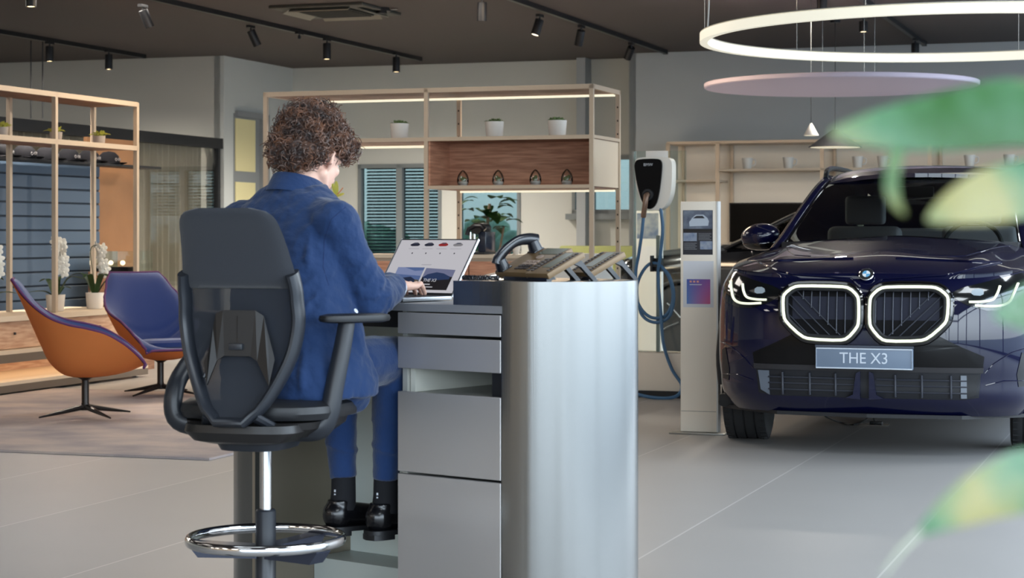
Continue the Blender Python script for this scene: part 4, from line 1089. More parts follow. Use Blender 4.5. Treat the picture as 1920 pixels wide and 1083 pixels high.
def hand(bm, wr, d, sgn, lift):
    d = Vector(d).normalized(); u = Vector((0,0,1)); s = d.cross(u).normalized()*1.0; u = s.cross(d)
    wr = Vector(wr)
    P = lambda a, b, c: wr+d*a+s*(b*sgn)+u*c
    offs = (-.030, -.010, .010, .029); ln = (.068, .077, .072, .056); kn = (.083, .088, .084, .074)
    cap(bm, P(.0, 0, 0), P(.03, 0, -.001), .026, .022)
    for o, L_, k in zip(offs, ln, kn):
        cap(bm, P(.02, o*.6, -.001), P(k, o, .0), .0165, .0105)
        a = P(k, o, 0); b = P(k+L_*.42, o*1.12, .004+lift); c = P(k+L_*.72, o*1.16, -.009+lift*.6); e = P(k+L_*.93, o*1.18, -.022)
        cap(bm, a, b, .0100, .0088); cap(bm, b, c, .0088, .0078); cap(bm, c, e, .0078, .0066)
    cap(bm, P(.018, -.024, -.004), P(.050, -.047, -.008), .0145, .0105); cap(bm, P(.050, -.047, -.008), P(.082, -.055, -.014), .0100, .0085); cap(bm, P(.082,-.055,-.014), P(.102,-.050,-.020), .0085, .007)
    return P
hand(bm, (.047,.488,1.052), (-.28,.96,-.04), 1, .004)
hand(bm, (-.172,.488,1.052), (.22,.96,-.04), -1, .006)
body_m = fuse('body', bm, M_skin, man, .0042, 3)
bm = B()
for s in (-1, 1):
    ell(bm, h_(s*.030, .077, .006), (.012, .010, .010), 16, 12, HR)
    obj('eye', bm, M_white, body_m, smooth=True); bm = B()
bm.free()
bm = B(); cap(bm, h_(-.017, .093, -.051), h_(.017, .093, -.051), .0035, .0035); obj('lips', bm, mat('lips', S(186,112,104), .5), body_m, smooth=True)
# hair: a solid mass and hundreds of small curls
M_hair = mat('hair_brown', S(50,32,26), .42, sheen=.3, var=(30, S(84,54,38)), bump=(90,.5))
bm = B(); rnd = random.Random(3)
hc = h_(0, -.018, .062)
HL_ = [(h_(0,-.090,-.015), (.076,.042,.052)), (h_(.064,-.060,.012),(.028,.036,.045)), (h_(-.07,-.045,.012),(.028,.045,.052)), (h_(0,-.022,.072), (.090,.100,.080)), (h_(0,-.070,.022), (.086,.052,.066)), (h_(.030,.075,.072), (.052,.044,.044)), (h_(-.028,.075,.072), (.052,.044,.044)), (h_(.066,-.010,.060),(.028,.060,.038)), (h_(-.070,-.015,.050),(.028,.058,.048))]
for c, r in HL_: ell(bm, c, r, 22, 16, HR)
hair = fuse('hair', bm, M_hair, man, .006, 4, disp=[(.03,.022),(.012,.010)])
bm = B()
def curl(bm, p, n, L_, r0, turns, th):
    n = n.normalized(); t = n.cross(Vector((rnd.uniform(-1,1), rnd.uniform(-1,1), rnd.uniform(-1,1)))).normalized(); b = n.cross(t)
    ax = (n*rnd.uniform(.15,.75)+t*rnd.uniform(-.6,.6)+b*rnd.uniform(-.6,.6)+Vector((0,0,-.25))).normalized()
    x = ax.cross(n).normalized() if abs(ax.dot(n)) < .99 else t; y = ax.cross(x); ph = rnd.uniform(0, 6.28); m = 15
    pts = [p+ax*(L_*k/(m-1))+(x*math.cos(ph+turns*6.283*k/(m-1))+y*math.sin(ph+turns*6.283*k/(m-1)))*r0*(.7+.5*k/m) for k in range(m)]
    tube(bm, pts, [th*(1-.55*k/m) for k in range(m)], 3)
bvh = BVHTree.FromPolygons([v.co.copy() for v in hair.data.vertices], [tuple(p.vertices) for p in hair.data.polygons])
made = 0
inv = HM.inverted()
while made < 3000:
    d = Vector((rnd.gauss(0,1), rnd.gauss(0,1), rnd.gauss(0,1))).normalized(); hit = bvh.ray_cast(hc+d*.5, -d)
    if hit[0] is None: continue
    l = inv @ hit[0]
    if (l.x > .045 and -.040 < l.y < .03 and l.z < .026): continue
    if l.z < -.09 or (l.y > .055 and l.z < .03): continue
    curl(bm, hit[0]-d*.004, d, rnd.uniform(.014,.036), rnd.uniform(.006,.0115), rnd.uniform(.8,1.5), rnd.uniform(.0016,.0030)); made += 1
hc_o = obj('curls', bm, mat('hair_curls', S(48,31,24), .38, var=(25, S(112,72,48)), sheen=.2), hair, smooth=True); hc_o['kind'] = 'stuff'
# jacket
def ring_loft(bm, rings, n=48, p=2.5, capb=True):
    R = []
    for (cx, cy, z, hx, hy) in rings:
        R.append([bm.verts.new((x, y, z)) for x, y in slab(cx, cy, 0, 0, hx, hy, n, p)])
    for a, b in zip(R, R[1:]):
        for i in range(n): bm.faces.new((a[i], a[(i+1)%n], b[(i+1)%n], b[i]))
    bm.faces.new(R[0]); bm.faces.new(R[-1])
bm = B()
keys = [(.0,.135,.752,.222,.185),(.0,.135,.80,.222,.185),(-.01,.13,.88,.205,.165),(-.025,.135,.96,.190,.148),(-.045,.15,1.05,.188,.14),(-.068,.165,1.14,.198,.135),(-.082,.18,1.22,.200,.118),(-.088,.19,1.275,.175,.10),(-.09,.20,1.315,.125,.085),(-.09,.21,1.345,.085,.072)]
ring_loft(bm, keys)
for s in ((.10,.17,1.232,.14,.27,1.02,.045,.475,1.046), (-.275,.18,1.232,-.31,.30,1.02,-.17,.47,1.046)):
    a, b, c = Vector(s[:3]), Vector(s[3:6]), Vector(s[6:])
    cap(bm, Vector((-.09,.19,1.262)), a, .055, .070); m_ = a.lerp(b, .5)+Vector((0,0,.0))
    cap(bm, a, m_, .070, .064); cap(bm, m_, b, .064, .060); cap(bm, b, b.lerp(c, .55), .058, .052)
    tube(bm, [b.lerp(c, .5), b.lerp(c, .75), c-(c-b).normalized()*.02], [.052,.050,.047], 20)
    for k in range(5):                  # folds gathered at the inner elbow
        t = .55+.13*k; q_ = a.lerp(b, t) if t < 1 else b.lerp(c, t-1); d_ = (b-a).normalized() if t < 1 else (c-b).normalized()
        x_ = d_.cross(Vector((0,0,1))).normalized(); y_ = d_.cross(x_)
        tube(bm, [q_+(x_*math.cos(w)+y_*math.sin(w))*.060+d_*(.018*math.sin(w*2+k)) for w in [6.283*i/20 for i in range(20)]], .0085, 6, closed=True)
cap(bm, (.125,.17,.93), (.135,.19,.775), .066, .068); cap(bm, (.13,.19,.765), (.135,.205,.748), .062, .052)      # skirt over the seat edge
def back_y(x, z):
    T = sorted([(k_[2], k_) for k_ in keys]); 
    cx = interp([(t[0], t[1][0]) for t in T], z); cy = interp([(t[0], t[1][1]) for t in T], z); hx = interp([(t[0], t[1][3]) for t in T], z); hy = interp([(t[0], t[1][4]) for t in T], z)
    u = min(.98, abs((x-cx)/hx)); return cy-hy*(1-u**2.5)**.4
for (x0, z0, x1, z1, r) in ((.115,1.13,.02,1.05,.011),(.12,1.09,.05,.98,.012),(.13,1.04,.09,.93,.011),(.08,1.20,.10,1.10,.012),(-.02,.97,.08,.90,.010),(.0,.90,.13,.82,.012),(-.06,1.02,.03,.95,.010),(.06,.86,.08,.77,.012),(-.12,1.12,-.02,1.00,.011),(-.20,1.08,-.10,.96,.012),(-.05,.84,-.02,.76,.011),(.14,.90,.155,.78,.012)):
    P_ = [Vector((x0+(x1-x0)*k/8, back_y(x0+(x1-x0)*k/8, z0+(z1-z0)*k/8)+.002, z0+(z1-z0)*k/8)) for k in range(9)]
    tube(bm, P_, [r*math.sin(math.pi*(.12+.76*k/8)) for k in range(9)], 8)
jacket = fuse('jacket', bm, M_suit, man, .0056, 5, disp=[(.11,.018),(.04,.011)])
# collar of the jacket and of the shirt
bm = B(); n = 40
def collar(bm, r0, r1, z0, z1, th, cut, cx=-.088, cy=.215, tiltf=.35):
    rows = []
    for k in range(n+1):
        t = math.radians(90+cut)+(2*math.pi-2*math.radians(cut))*k/n; d = Vector((math.cos(t), math.sin(t)*1.12, 0)); f = math.sin(t)
        rows.append([Vector((cx, cy, z0-tiltf*.06*f))+d*r0*1.12, Vector((cx, cy, z1-tiltf*.05*f))+d*r1, Vector((cx, cy, z1+.004-tiltf*.05*f))+d*(r1-th*.4), Vector((cx, cy, z0+.01-tiltf*.05*f))+d*(r0-th)])
    V = [[bm.verts.new(p) for p in r] for r in rows]
    for a, b in zip(V, V[1:]):
        for i in range(4): bm.faces.new((a[i], a[(i+1)%4], b[(i+1)%4], b[i]))
    bm.faces.new(V[0]); bm.faces.new(V[-1][::-1])
collar(bm, .080, .068, 1.310, 1.360, .014, 40); obj('jacket_collar', bm, M_suit, jacket, smooth=True, angle=60)
bm = B(); collar(bm, .067, .0605, 1.315, 1.352, .005, 14); obj('shirt_collar', bm, M_shirt, man, smooth=True, angle=60)
for c, d in (((.045,.48,1.046),(-.36,.86,.1)), ((-.17,.475,1.046),(.5,.82,.1))):
    c = Vector(c); d = Vector(d).normalized(); bm = B(); tube(bm, [c-d*.03, c+d*.012], [.037,.036], 20); obj('shirt_cuff', bm, M_shirt, man, smooth=True, angle=60)
jb = BVHTree.FromPolygons([v.co.copy() for v in jacket.data.vertices], [tuple(p.vertices) for p in jacket.data.polygons])
def man_pix(px, py):                    # point of the jacket behind a pixel, in the man's axes
    Mi = (Matrix.Translation(ST) @ Matrix.Rotation(-DY, 4, 'Z')).inverted(); o = Mi @ Vector((0,0,EYE)); d = (Mi.to_3x3() @ Vector(((px-960)/F, 1, -(py-H0)/F))).normalized()
    h = jb.ray_cast(o, d); return (h[0], h[1]) if h[0] is not None else (None, None)
for px, py, r in ((700,642,.0085),(667,583,.0075),(733,590,.0055),(728,594,.005)):
    p_, n_ = man_pix(px, py)
    if p_ is None: continue
    q = n_.to_track_quat('Z', 'Y').to_matrix().to_4x4(); q.translation = p_
    bm = B(); lathe(bm, [(.0001,-.001),(r,-.001),(r,.002),(r*.7,.003),(.0001,.0028)], 18)
    for v in bm.verts: v.co = q @ v.co
    obj('button', bm, M_shirt, jacket, smooth=True)
# seams: centre back and sleeve head
def seam(pts, nm):
    P = []
    for a, b in zip(pts, pts[1:]):
        for k in range(8):
            h = man_pix(a[0]+(b[0]-a[0])*k/8, a[1]+(b[1]-a[1])*k/8)
            if h[0] is not None: P.append(h[0]-h[1]*.0008)
    if len(P) > 3:
        bm = B(); tube(bm, P, .0016, 5); obj(nm, bm, mat('seam_dark', S(16,36,76), .9), jacket, smooth=True)
seam([(648,388),(622,410),(608,450),(606,500),(618,540)], 'sleeve_seam')
# trousers
bm = B()
for hip, knee, ank in (((-.14,.10,.815),(-.175,.465,.835),(-.152,.472,.475)), ((.03,.12,.815),(.028,.495,.838),(-.004,.497,.478))):
    hip, knee, ank = map(Vector, (hip, knee, ank))
    cap(bm, hip, knee, .098, .068); cap(bm, knee, knee.lerp(ank, .35), .066, .056); mid_ = knee.lerp(ank, .35)
    tube(bm, [mid_, knee.lerp(ank, .6), knee.lerp(ank, .85), ank], [.056,.049,.042,.0405], 22)
    for k, t in enumerate((.22,.5,.74)):
        c = knee.lerp(ank, t); r = .056-.013*t
        tube(bm, [c+Vector((math.cos(w)*r, math.sin(w)*r, .014*math.sin(w+k*2.2))) for w in [6.283*i/18 for i in range(18)]], .006, 6, closed=True)
cap(bm, (-.13,.09,.82), (.03,.09,.82), .105, .105)
fuse('trousers', bm, M_trs, man, .006, 4, disp=[(.06,.008)])
# socks and shoes
for (ax, ay, az, yaw) in ((-.152,.472,.40,-.30), (-.004,.497,.40,-.22)):
    bm = B(); tube(bm, [(ax,ay,az+.085),(ax,ay,az+.03),(ax,ay-.004,az-.02)], [.036,.037,.040], 22); sk = obj('sock', bm, M_sock, man, smooth=True, angle=60)
    bm = B(); 
    for k in range(2): box(bm, ax-.003-.0*k, ax+.003, ay-.0375, ay-.0365, az+.035-.014*k, az+.042-.012*k)
    obj('sock_emblem', bm, M_shirt, sk)
    Q = Matrix.Translation((ax, ay-.008, az-.088)) @ Matrix.Rotation(yaw, 4, 'Z') @ Matrix.Diagonal((1.14,1.06,1.14,1)); Q3 = Q.to_3x3().to_4x4(); g = lambda x, y, z: Q @ Vector((x, y, z))
    bm = B()
    ell(bm, g(0,-.012,.048), (.037,.045,.042), 20, 14, Q3); cap(bm, g(0,.0,.05), g(0,.09,.038), .038, .036); ell(bm, g(0,.135,.034), (.045,.085,.030), 24, 14, Q3)
    tube(bm, [g(0,-.004,.05), g(0,-.006,.088)], [.038,.037], 22)
    for v in bm.verts:
        l = Q.inverted() @ v.co
        if l.z < .014: v.co = Q @ Vector((l.x, l.y, .014))
    sh = fuse('shoe', bm, M_shoe, man, .0045, 3)
    so = [(-.034,-.03),(-.026,-.052),(0,-.062),(.026,-.052),(.034,-.03),(.036,.05),(.049,.12),(.045,.18),(.022,.218),(-.01,.222),(-.040,.19),(-.047,.12),(-.036,.05)]
    bm = B(); prism(bm, smooth_poly(so, 1), .006, .018, M=Q); obj('sole', bm, M_black, sh, smooth=True, angle=40)
    bm = B(); prism(bm, [(-.034,-.03),(-.026,-.052),(0,-.061),(.026,-.052),(.034,-.03),(.034,.012),(-.034,.012)], -.006, .008, M=Q); obj('heel', bm, M_black, sh, smooth=True, angle=40)
# ================================================================ left: display shelf, slat wall, lounge chairs, rug
LW = -8.55                              # room coordinate of the shelf front
def post(bm, a, b, z0, z1, w_=.016): box(bm, a-w_, a+w_, b-w_, b+w_, z0, z1)
ls = rthing('open_display_shelf', 'champagne metal frame shelf with plant pots in front of the slatted wall panel', 'shelf', LW-.21, 13.0)
def lb(*q):                             # box in the shelf's frame (room axes)
    bm = q[0]; box(bm, q[1]-(LW-.21), q[2]-(LW-.21), q[3]-13.0, q[4]-13.0, q[5], q[6])
bs = (9.82, 11.10, 12.38, 13.66, 14.94)
for b in bs:
    for a in (LW, LW-.42):
        bm = B(); lb(bm, a-.018, a+.018, b-.018, b+.018, .586, 2.335); obj('post', bm, M_frame, ls)
bm = B(); lb(bm, LW-.018, LW+.018, bs[0], bs[-1], 2.30, 2.34); obj('top_rail', bm, M_frame, ls)
bm = B(); lb(bm, LW-.44, LW-.02, bs[0], bs[-1], 2.305, 2.325); obj('top_panel', bm, M_oak, ls)
bm = B(); lb(bm, LW-.018, LW+.018, bs[0], bs[-1], 1.925, 1.965); obj('shelf_rail', bm, M_frame, ls)
bm = B(); lb(bm, LW-.44, LW-.02, bs[0], bs[-1], 1.93, 1.955); obj('shelf_board', bm, M_oak, ls)
# base cabinet with drawer fronts and two lit open levels
M_bench = mat('bench_cream', S(206,188,164), .5); M_bfront = mat('bench_oak', S(206,170,140), .5, var=(5, S(176,134,106), (1,1,10)))
bb = rthing('low_display_bench', 'long low oak and cream bench carrying the white orchids', 'bench', LW-.2, 12.4)
def bb_(bm, a0, a1, b0, b1, z0, z1): box(bm, a0-(LW-.2), a1-(LW-.2), b0-12.4, b1-12.4, z0, z1)
bm = B(); bb_(bm, LW-.62, LW+.06, 9.8, 14.86, .545, .585); obj('top_board', bm, M_bench, bb)
for k, (b0, b1) in enumerate(((9.84,11.08),(11.12,12.36),(12.40,13.64),(13.68,14.84))):
    bm = B(); bb_(bm, LW+.015, LW+.035, b0, b1, .335, .54); dr_ = obj('drawer_front', bm, M_bfront, bb)
    bm = B(); cyl(bm, (LW+.05-(LW-.2), (b0+b1)/2-12.4, .44), .01, .02, 12); obj('keyhole', bm, M_dark, dr_)
bm = B(); bb_(bm, LW-.60, LW+.10, 9.8, 14.86, .30, .33); bb_(bm, LW-.60, LW+.16, 9.8, 14.86, .075, .10); obj('level_boards', bm, M_bench, bb)
bm = B(); bb_(bm, LW+.08, LW+.10, 9.8, 14.86, .235, .30); bb_(bm, LW+.14, LW+.16, 9.8, 14.86, .02, .075); obj('dark_aprons', bm, mat('apron_grey', S(104,92,80), .5), bb)
bm = B(); bb_(bm, LW-.60, LW-.56, 9.8, 14.86, .10, .545); obj('back_board', bm, M_bfront, bb)
bm = B(); bb_(bm, LW-.5, LW+.07, 9.8, 14.86, .297, .3005); obj('light_line', bm, mat('warm_strip', S(255,220,170), .4, emit=(1,.8,.55,1), es=.8), bb)
for b in (9.9, 12.4, 14.8):
    bm = B(); bb_(bm, LW+.05, LW+.09, b-.02, b+.02, .0, .05); obj('foot', bm, M_chrome, bb)
# slatted wall panel and brown panel behind
M_slat = mat('slat_blue_grey', S(78,96,116), .55)
for (b0, b1, lab) in ((11.6, 13.62, 'blue grey slatted display panel, nearer half at the left edge'), (13.72, 15.75, 'blue grey slatted display panel left of the brown panel')):
    sp = rthing('slat_panel', lab, 'wall panel', LW-.85, (b0+b1)/2, .0)
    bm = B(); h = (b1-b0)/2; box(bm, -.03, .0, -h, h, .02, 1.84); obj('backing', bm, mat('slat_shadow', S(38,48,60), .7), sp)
    for k in range(15):
        bm = B(); box(bm, .0, .018, -h+.01, h-.01, .05+k*.12, .155+k*.12); obj('slat', bm, M_slat, sp, bev=.004, seg=1)
bm = B(); box(bm, -.03, .03, -.045, .045, 0, 1.81); o = obj('panel_post', bm, M_black, None); o.location = W(LW-.83, 13.67, 0); o.rotation_euler = (0,0,-PSI); tag(o, 'black upright post between the two slatted panels', 'post')
bm = B(); box(bm, -.02, .02, -.98, -.10, 0, 2.10); o = obj('brown_partition', bm, mat('brown_panel', S(150,108,72), .6, var=(1.5, S(132,94,62)))); o.location = W(LW-1.0, 16.75, 0); o.rotation_euler = (0,0,-PSI); tag(o, 'plain brown partition panel beside the slatted display', 'partition')
cs = rthing('cap_shelf', 'dark shelf board carrying the row of dark caps', 'shelf', LW-.69, 13.5, 1.84)
bm = B(); box(bm, -.13, .12, -2.0, 2.9, -.02, 0); obj('board', bm, M_mb if 'M_mb' in globals() else M_black, cs)
M_cap = mat('cap_cloth', S(20,20,25), .85, spec=.2); M_cap2 = mat('cap_badge', S(128,124,124), .6)
cap0 = None
for k in range(12):
    b = 11.9+.34*k
    if k == 0:
        cap0 = rthing('cap', 'dark cap with small pale stitched letters in the long row of caps', 'cap', LW-.68, b, 1.84, math.pi/2, 'dark caps lined up on the left display')
        bm = B(); lathe(bm, [(.098,0),(.100,.03),(.088,.075),(.055,.108),(.0001,.118)], 24); obj('crown', bm, M_cap, cap0, smooth=True)
        bm = B()
        def brim(u, v): t = -1.1+2.2*u; r = .095+.075*v*math.cos(t*.9); return Vector((r*math.sin(t), -r*math.cos(t), .012-.014*(t*t)*v+.004))
        sheet(bm, brim, 16, 5); bmesh.ops.solidify(bm, geom=bm.faces[:], thickness=.004); obj('peak', bm, M_cap, cap0, smooth=True)
        bm = B()
        for j in range(3): 
            t = -.35+.35*j; tube(bm, [(math.sin(t+.1*math.cos(w))*.100, -math.cos(t+.1*math.cos(w))*.102, .042+.012*math.sin(w)) for w in [6.283*i/10 for i in range(10)]], .003, 4, closed=True)
        obj('stitching', bm, M_cap2, cap0)
    else: dup(cap0, W(LW-.68, b, 1.84))
# succulents on the shelf
def potted(label, loc, r, h, leafm, potm, group, leaves=34, spread=.06, rz=0, tall=.05):
    t = thing('potted_succulent', label, 'plant', loc, rz, group)
    bm = B(); lathe(bm, [(r*.80,0),(r*.86,.004),(r,h),(r*.93,h),(r*.88,h-.012),(.0001,h-.012)], 32); obj('pot', bm, potm, t, smooth=True, angle=50)
    bm = B(); rr = random.Random(len(label))
    for k in range(leaves):
        a = rr.uniform(0, 6.28); q = rr.random(); d = Vector((math.cos(a), math.sin(a), 0)); L_ = spread*(.5+.5*q)
        p0 = Vector((0,0,h-.012))+d*r*.55*rr.random(); p2 = p0+d*L_*(.35+.65*q)+Vector((0,0,tall*(1.25-.9*q))); p1_ = (p0+p2)/2+Vector((0,0,tall*.35))
        tube(bm, crom([p0,p1_,p2], 6), [.004,.006,.0065,.006,.0045,.001], 6, flat=.5)
    obj('foliage', bm, leafm, t, smooth=True); return t
M_yg = mat('yellow_green_leaf', S(176,176,72), .6); M_potg = mat('pot_grey', S(170,160,148), .6)
g_ = 'small grey pots with bright succulents on the left shelf'
for px, lab in ((105,'bright succulent in a small grey pot just right of the left shelf middle post'),(186,'bright succulent in a small grey pot near the right end of the left shelf'),(3,'bright succulent in a small grey pot cut by the left edge of the frame')):
    b = None
    # walk along the shelf until the pot stands behind this pixel
    k_ = (px-960)/F; a = LW-.2; Y = a/(k_*CU-SU); b = Y*(k_*SU+CU)
    t_ = potted(lab, W(a, b, 1.956), .052, .085, M_yg, M_potg, g_, 38, .085, px)
# orchids on the bench
def orchid(label, px, H_, side, nfl, yaw):
    k_ = (px-960)/F; a = LW-.14; Y = a/(k_*CU-SU); b = Y*(k_*SU+CU)
    t = thing('orchid', label, 'plant', W(a, b, .586), yaw, 'white orchids in white pots on the bench')
    bm = B(); lathe(bm, [(.062,0),(.066,.004),(.078,.135),(.072,.135),(.068,.12),(.0001,.12)], 36); obj('pot', bm, M_ceram, t, smooth=True, angle=50)
    rr = random.Random(px)
    for k in range(5):
        aa = yaw+k*1.3; d = Vector((math.cos(aa), math.sin(aa), 0)); L_ = .16+.1*rr.random(); up = .05+.16*rr.random(); wd = .030
        mid = [Vector((0,0,.12))+d*.02, Vector((0,0,.12+up*.8))+d*L_*.45, Vector((0,0,.12+up*.7))+d*L_]
        c = crom(mid, 10); bm = B(); s_ = Vector((-d.y, d.x, 0)); rows = []
        for i, p_ in enumerate(c):
            w_ = wd*math.sin(math.pi*(.12+.86*i/9)); rows.append([bm.verts.new(p_-s_*w_+Vector((0,0,w_*.25))), bm.verts.new(p_), bm.verts.new(p_+s_*w_+Vector((0,0,w_*.25)))])
        for x, y in zip(rows, rows[1:]):
            for i in range(2): bm.faces.new((x[i], x[i+1], y[i+1], y[i]))
        bmesh.ops.solidify(bm, geom=bm.faces[:], thickness=.003); obj('leaf', bm, M_leaf, t, smooth=True)
    st_ = crom([(0,0,.12),(side*-.02,0,H_*.55),(side*-.045,0,H_*.92),(side*.01,0,H_),(side*.05,0,H_*.93),(side*.07,0,H_*.72),(side*.075,0,H_*.55)], 40)
    bm = B(); tube(bm, st_, .0035, 6); sm_ = obj('stem', bm, mat('stem_green', S(64,70,42), .6), t, smooth=True)
    bm = B(); petal = mat('orchid_petal', S(232,228,216), .6)
    for k in range(nfl):
        p_ = st_[int(22+17*k/(nfl-1))]+Vector((side*.015+(.02 if k % 2 else -.025), rr.uniform(-.025,.01), rr.uniform(-.01,.01))); r_ = .042
        bm = B(); q = Matrix.Rotation(rr.uniform(-.6,.6), 4, 'Z') @ Matrix.Rotation(math.pi/2+rr.uniform(-.3,.3), 4, 'X') @ Matrix.Rotation(rr.uniform(0,1), 4, 'Z')
        for j in range(5):
            a_ = 6.283*j/5; qq = q @ Matrix.Rotation(a_, 4, 'Z')
            ell(bm, p_+(qq @ Vector((r_*.55,0,.0))), (r_*.62, r_*.44, .0045), 12, 6, qq)
        ell(bm, p_+(q @ Vector((0,0,.008))), (.009,.009,.010), 8, 6)
        obj('blossom', bm, petal, t, smooth=True)
orchid('tall white orchid in a white pot just right of the shelf post', 104, .57, .6, 14, .3-PSI)
orchid('white orchid with a drooping flower stem, rightmost on the bench', 178, .53, 1.0, 9, -.1-PSI)
orchid('white orchid partly cut off by the left edge of the frame', -22, .55, .8, 11, .2-PSI)
# glass case with small lit goods behind the second lounge chair
gc = thing('glass_showcase', 'small glass showcase with tiny lights behind the blue lounge chair', 'showcase', at(228, 640, 17.6)*1, -PSI); gc.location.z = 0
bm = B(); box(bm, -.19, .19, -.25, .25, 0, .88); obj('plinth', bm, M_oak, gc)
bm = B(); box(bm, -.18, .18, -.24, .24, .881, 1.06); obj('glass_hood', bm, M_glass, gc)
for dx in (-.08, .04):
    bm = B(); ell(bm, (dx,-.05,.955), (.022,.022,.022), 12, 8); obj('tiny_lamp', bm, mat('tiny_lamp', S(255,236,200), .4, emit=(1,.85,.6,1), es=1.2), gc, smooth=True)
bm = B(); box(bm, -.12, .12, -.1, .1, .882, .92); obj('merchandise', bm, M_dark, gc)

# ---------------------------------------------------------------- rug
def floor_pt(px, py): Y = F*EYE/(py-H0); return Vector(((px-960)/F*Y, Y, 0))
M_rug = mat('rug_wool', S(190,174,164), .95, var=(2.2, S(158,148,148), (1,1.3,1)), bump=(220,.7))
rug = rthing('rug', 'mottled beige and grey rug under the two lounge chairs', 'rug', -6.6, 11.6)
bm = B(); prism(bm, [(-1.75,-2.18),(1.65,-2.18),(1.65,1.75),(-1.75,1.75)], .001, .014)
o = obj('pile', bm, M_rug, rug, bev=.004)

# ---------------------------------------------------------------- lounge chairs
M_or = mat('orange_shell_fabric', S(250,156,86), .75, bump=(500,.25)); M_bl = mat('royal_blue_fabric', S(24,46,100), .85, sheen=.3, bump=(420,.3))
def lounge(label, loc, rz):
    t = thing('lounge_chair', label, 'lounge chair', loc, rz, 'orange and blue lounge chairs on the rug')
    # side profile (y forward, z up) from the top of the back to the front lip
    prof = [(-.47,.90),(-.405,.76),(-.345,.62),(-.285,.48),(-.225,.36),(-.13,.28),(0,.262),(.15,.272),(.28,.300),(.375,.345)]
    rimc = [(-.47,.90),(-.395,.80),(-.315,.72),(-.22,.655),(-.11,.615),(.01,.59),(.125,.555),(.235,.49),(.32,.415),(.375,.345)]
    wid = [(0,.20),(.12,.27),(.28,.335),(.45,.375),(.6,.39),(.8,.355),(1,.285)]
    C = crom([(y, z, 0) for y, z in prof], 61); D = crom([(y, z, 0) for y, z in rimc], 61)
    def base(u, v):
        i = min(60, max(0, int(round(v*60)))); s = -1+2*u; e = abs(s)**2.4; w_ = sstep(wid, v)
        q = C[i].lerp(D[i], e); return Vector((s*w_, q.x, q.y))
    def shell(u, v, off=0.0):
        p_ = base(u, v)
        if off == 0: return p_
        h = .02; a_ = base(min(1,u+h), v)-base(max(0,u-h), v); b_ = base(u, min(1,v+h))-base(u, max(0,v-h)); n = a_.cross(b_)
        if n.length < 1e-8: return p_
        n.normalize()
        if n.dot(Vector((-p_.x*.6, .15-p_.y, .62-p_.z))) < 0: n = -n
        return p_+n*off
    bm = B(); sheet(bm, lambda u, v: shell(u, v, 0), 32, 60)
    bmesh.ops.solidify(bm, geom=bm.faces[:], thickness=-.012); obj('shell', bm, M_or, t, smooth=True, angle=60)
    bm = B()
    def edge(u, v): return (1-abs(2*u-1)**10)*(1-abs(2*v-1)**14)
    def quilt(u, v): return -.010*sum(math.exp(-((v-c)/.010)**2) for c in (.36,.45))*(1 if abs(2*u-1) < .85 else 0)
    sheet(bm, lambda u, v: shell(.5+(u-.5)*1.01, v, .013+.038*edge(u,v)+quilt(u,v)), 32, 60)
    sheet(bm, lambda u, v: shell(.5+(u-.5)*1.01, v, .0125), 32, 60); bmesh.ops.remove_doubles(bm, verts=bm.verts[:], dist=.002)
    cu_ = obj('cushion', bm, M_bl, t, smooth=True, angle=80)
    rimp = [shell(0, k/40, .012) for k in range(41)]+[shell(k/16, 1, .012) for k in range(1,17)]+[shell(1, 1-k/40, .012) for k in range(1,41)]+[shell(1-k/12, 0, .012) for k in range(1,12)]
    bm = B(); tube(bm, rimp, .009, 8, closed=True); obj('piping', bm, mat('blue_red_piping', S(86,44,86), .8), cu_, smooth=True)
    # separate seat pad
    bm = B(); rings = []
    for s_, z in ((.9,.355),(1,.368),(1,.400),(.92,.418),(.6,.426)):
        rings.append([bm.verts.new((x, y+.0, z+.06*(y-.1)*.5)) for x, y in slab(0, .10, 0, 0, .215*s_, .20*s_, 32, 3.2)])
    for a, b in zip(rings, rings[1:]):
        for i in range(32): bm.faces.new((a[i], a[(i+1)%32], b[(i+1)%32], b[i]))
    bm.faces.new(rings[0]); bm.faces.new(rings[-1]); obj('seat_pad', bm, M_bl, t, smooth=True)
    bm = B(); lathe(bm, [(.0001,.05),(.040,.05),(.030,.075),(.024,.10),(.024,.245),(.05,.262),(.0001,.262)], 24); obj('pedestal', bm, M_dark, t, smooth=True)
    for k in range(4):
        a = math.radians(90*k+28); d = Vector((math.cos(a), math.sin(a), 0))
        bm = B(); tube(bm, [d*.02+Vector((0,0,.070)), d*.17+Vector((0,0,.045)), d*.33+Vector((0,0,.0205))], [.022,.015,.006], 8, flat=.9, up=(0,0,1)); obj('leg', bm, M_dark, t, smooth=True)
    return t
l1 = floor_pt(160, 786); l2 = floor_pt(301, 744)
lounge('orange backed blue lounge chair seen from the side, nearest the left edge', (l1.x, l1.y, .012), -math.radians(90)+.22)
lounge('blue seated lounge chair facing forward, partly behind the drafting chair', (l2.x, l2.y, .012), math.radians(180)+.62)
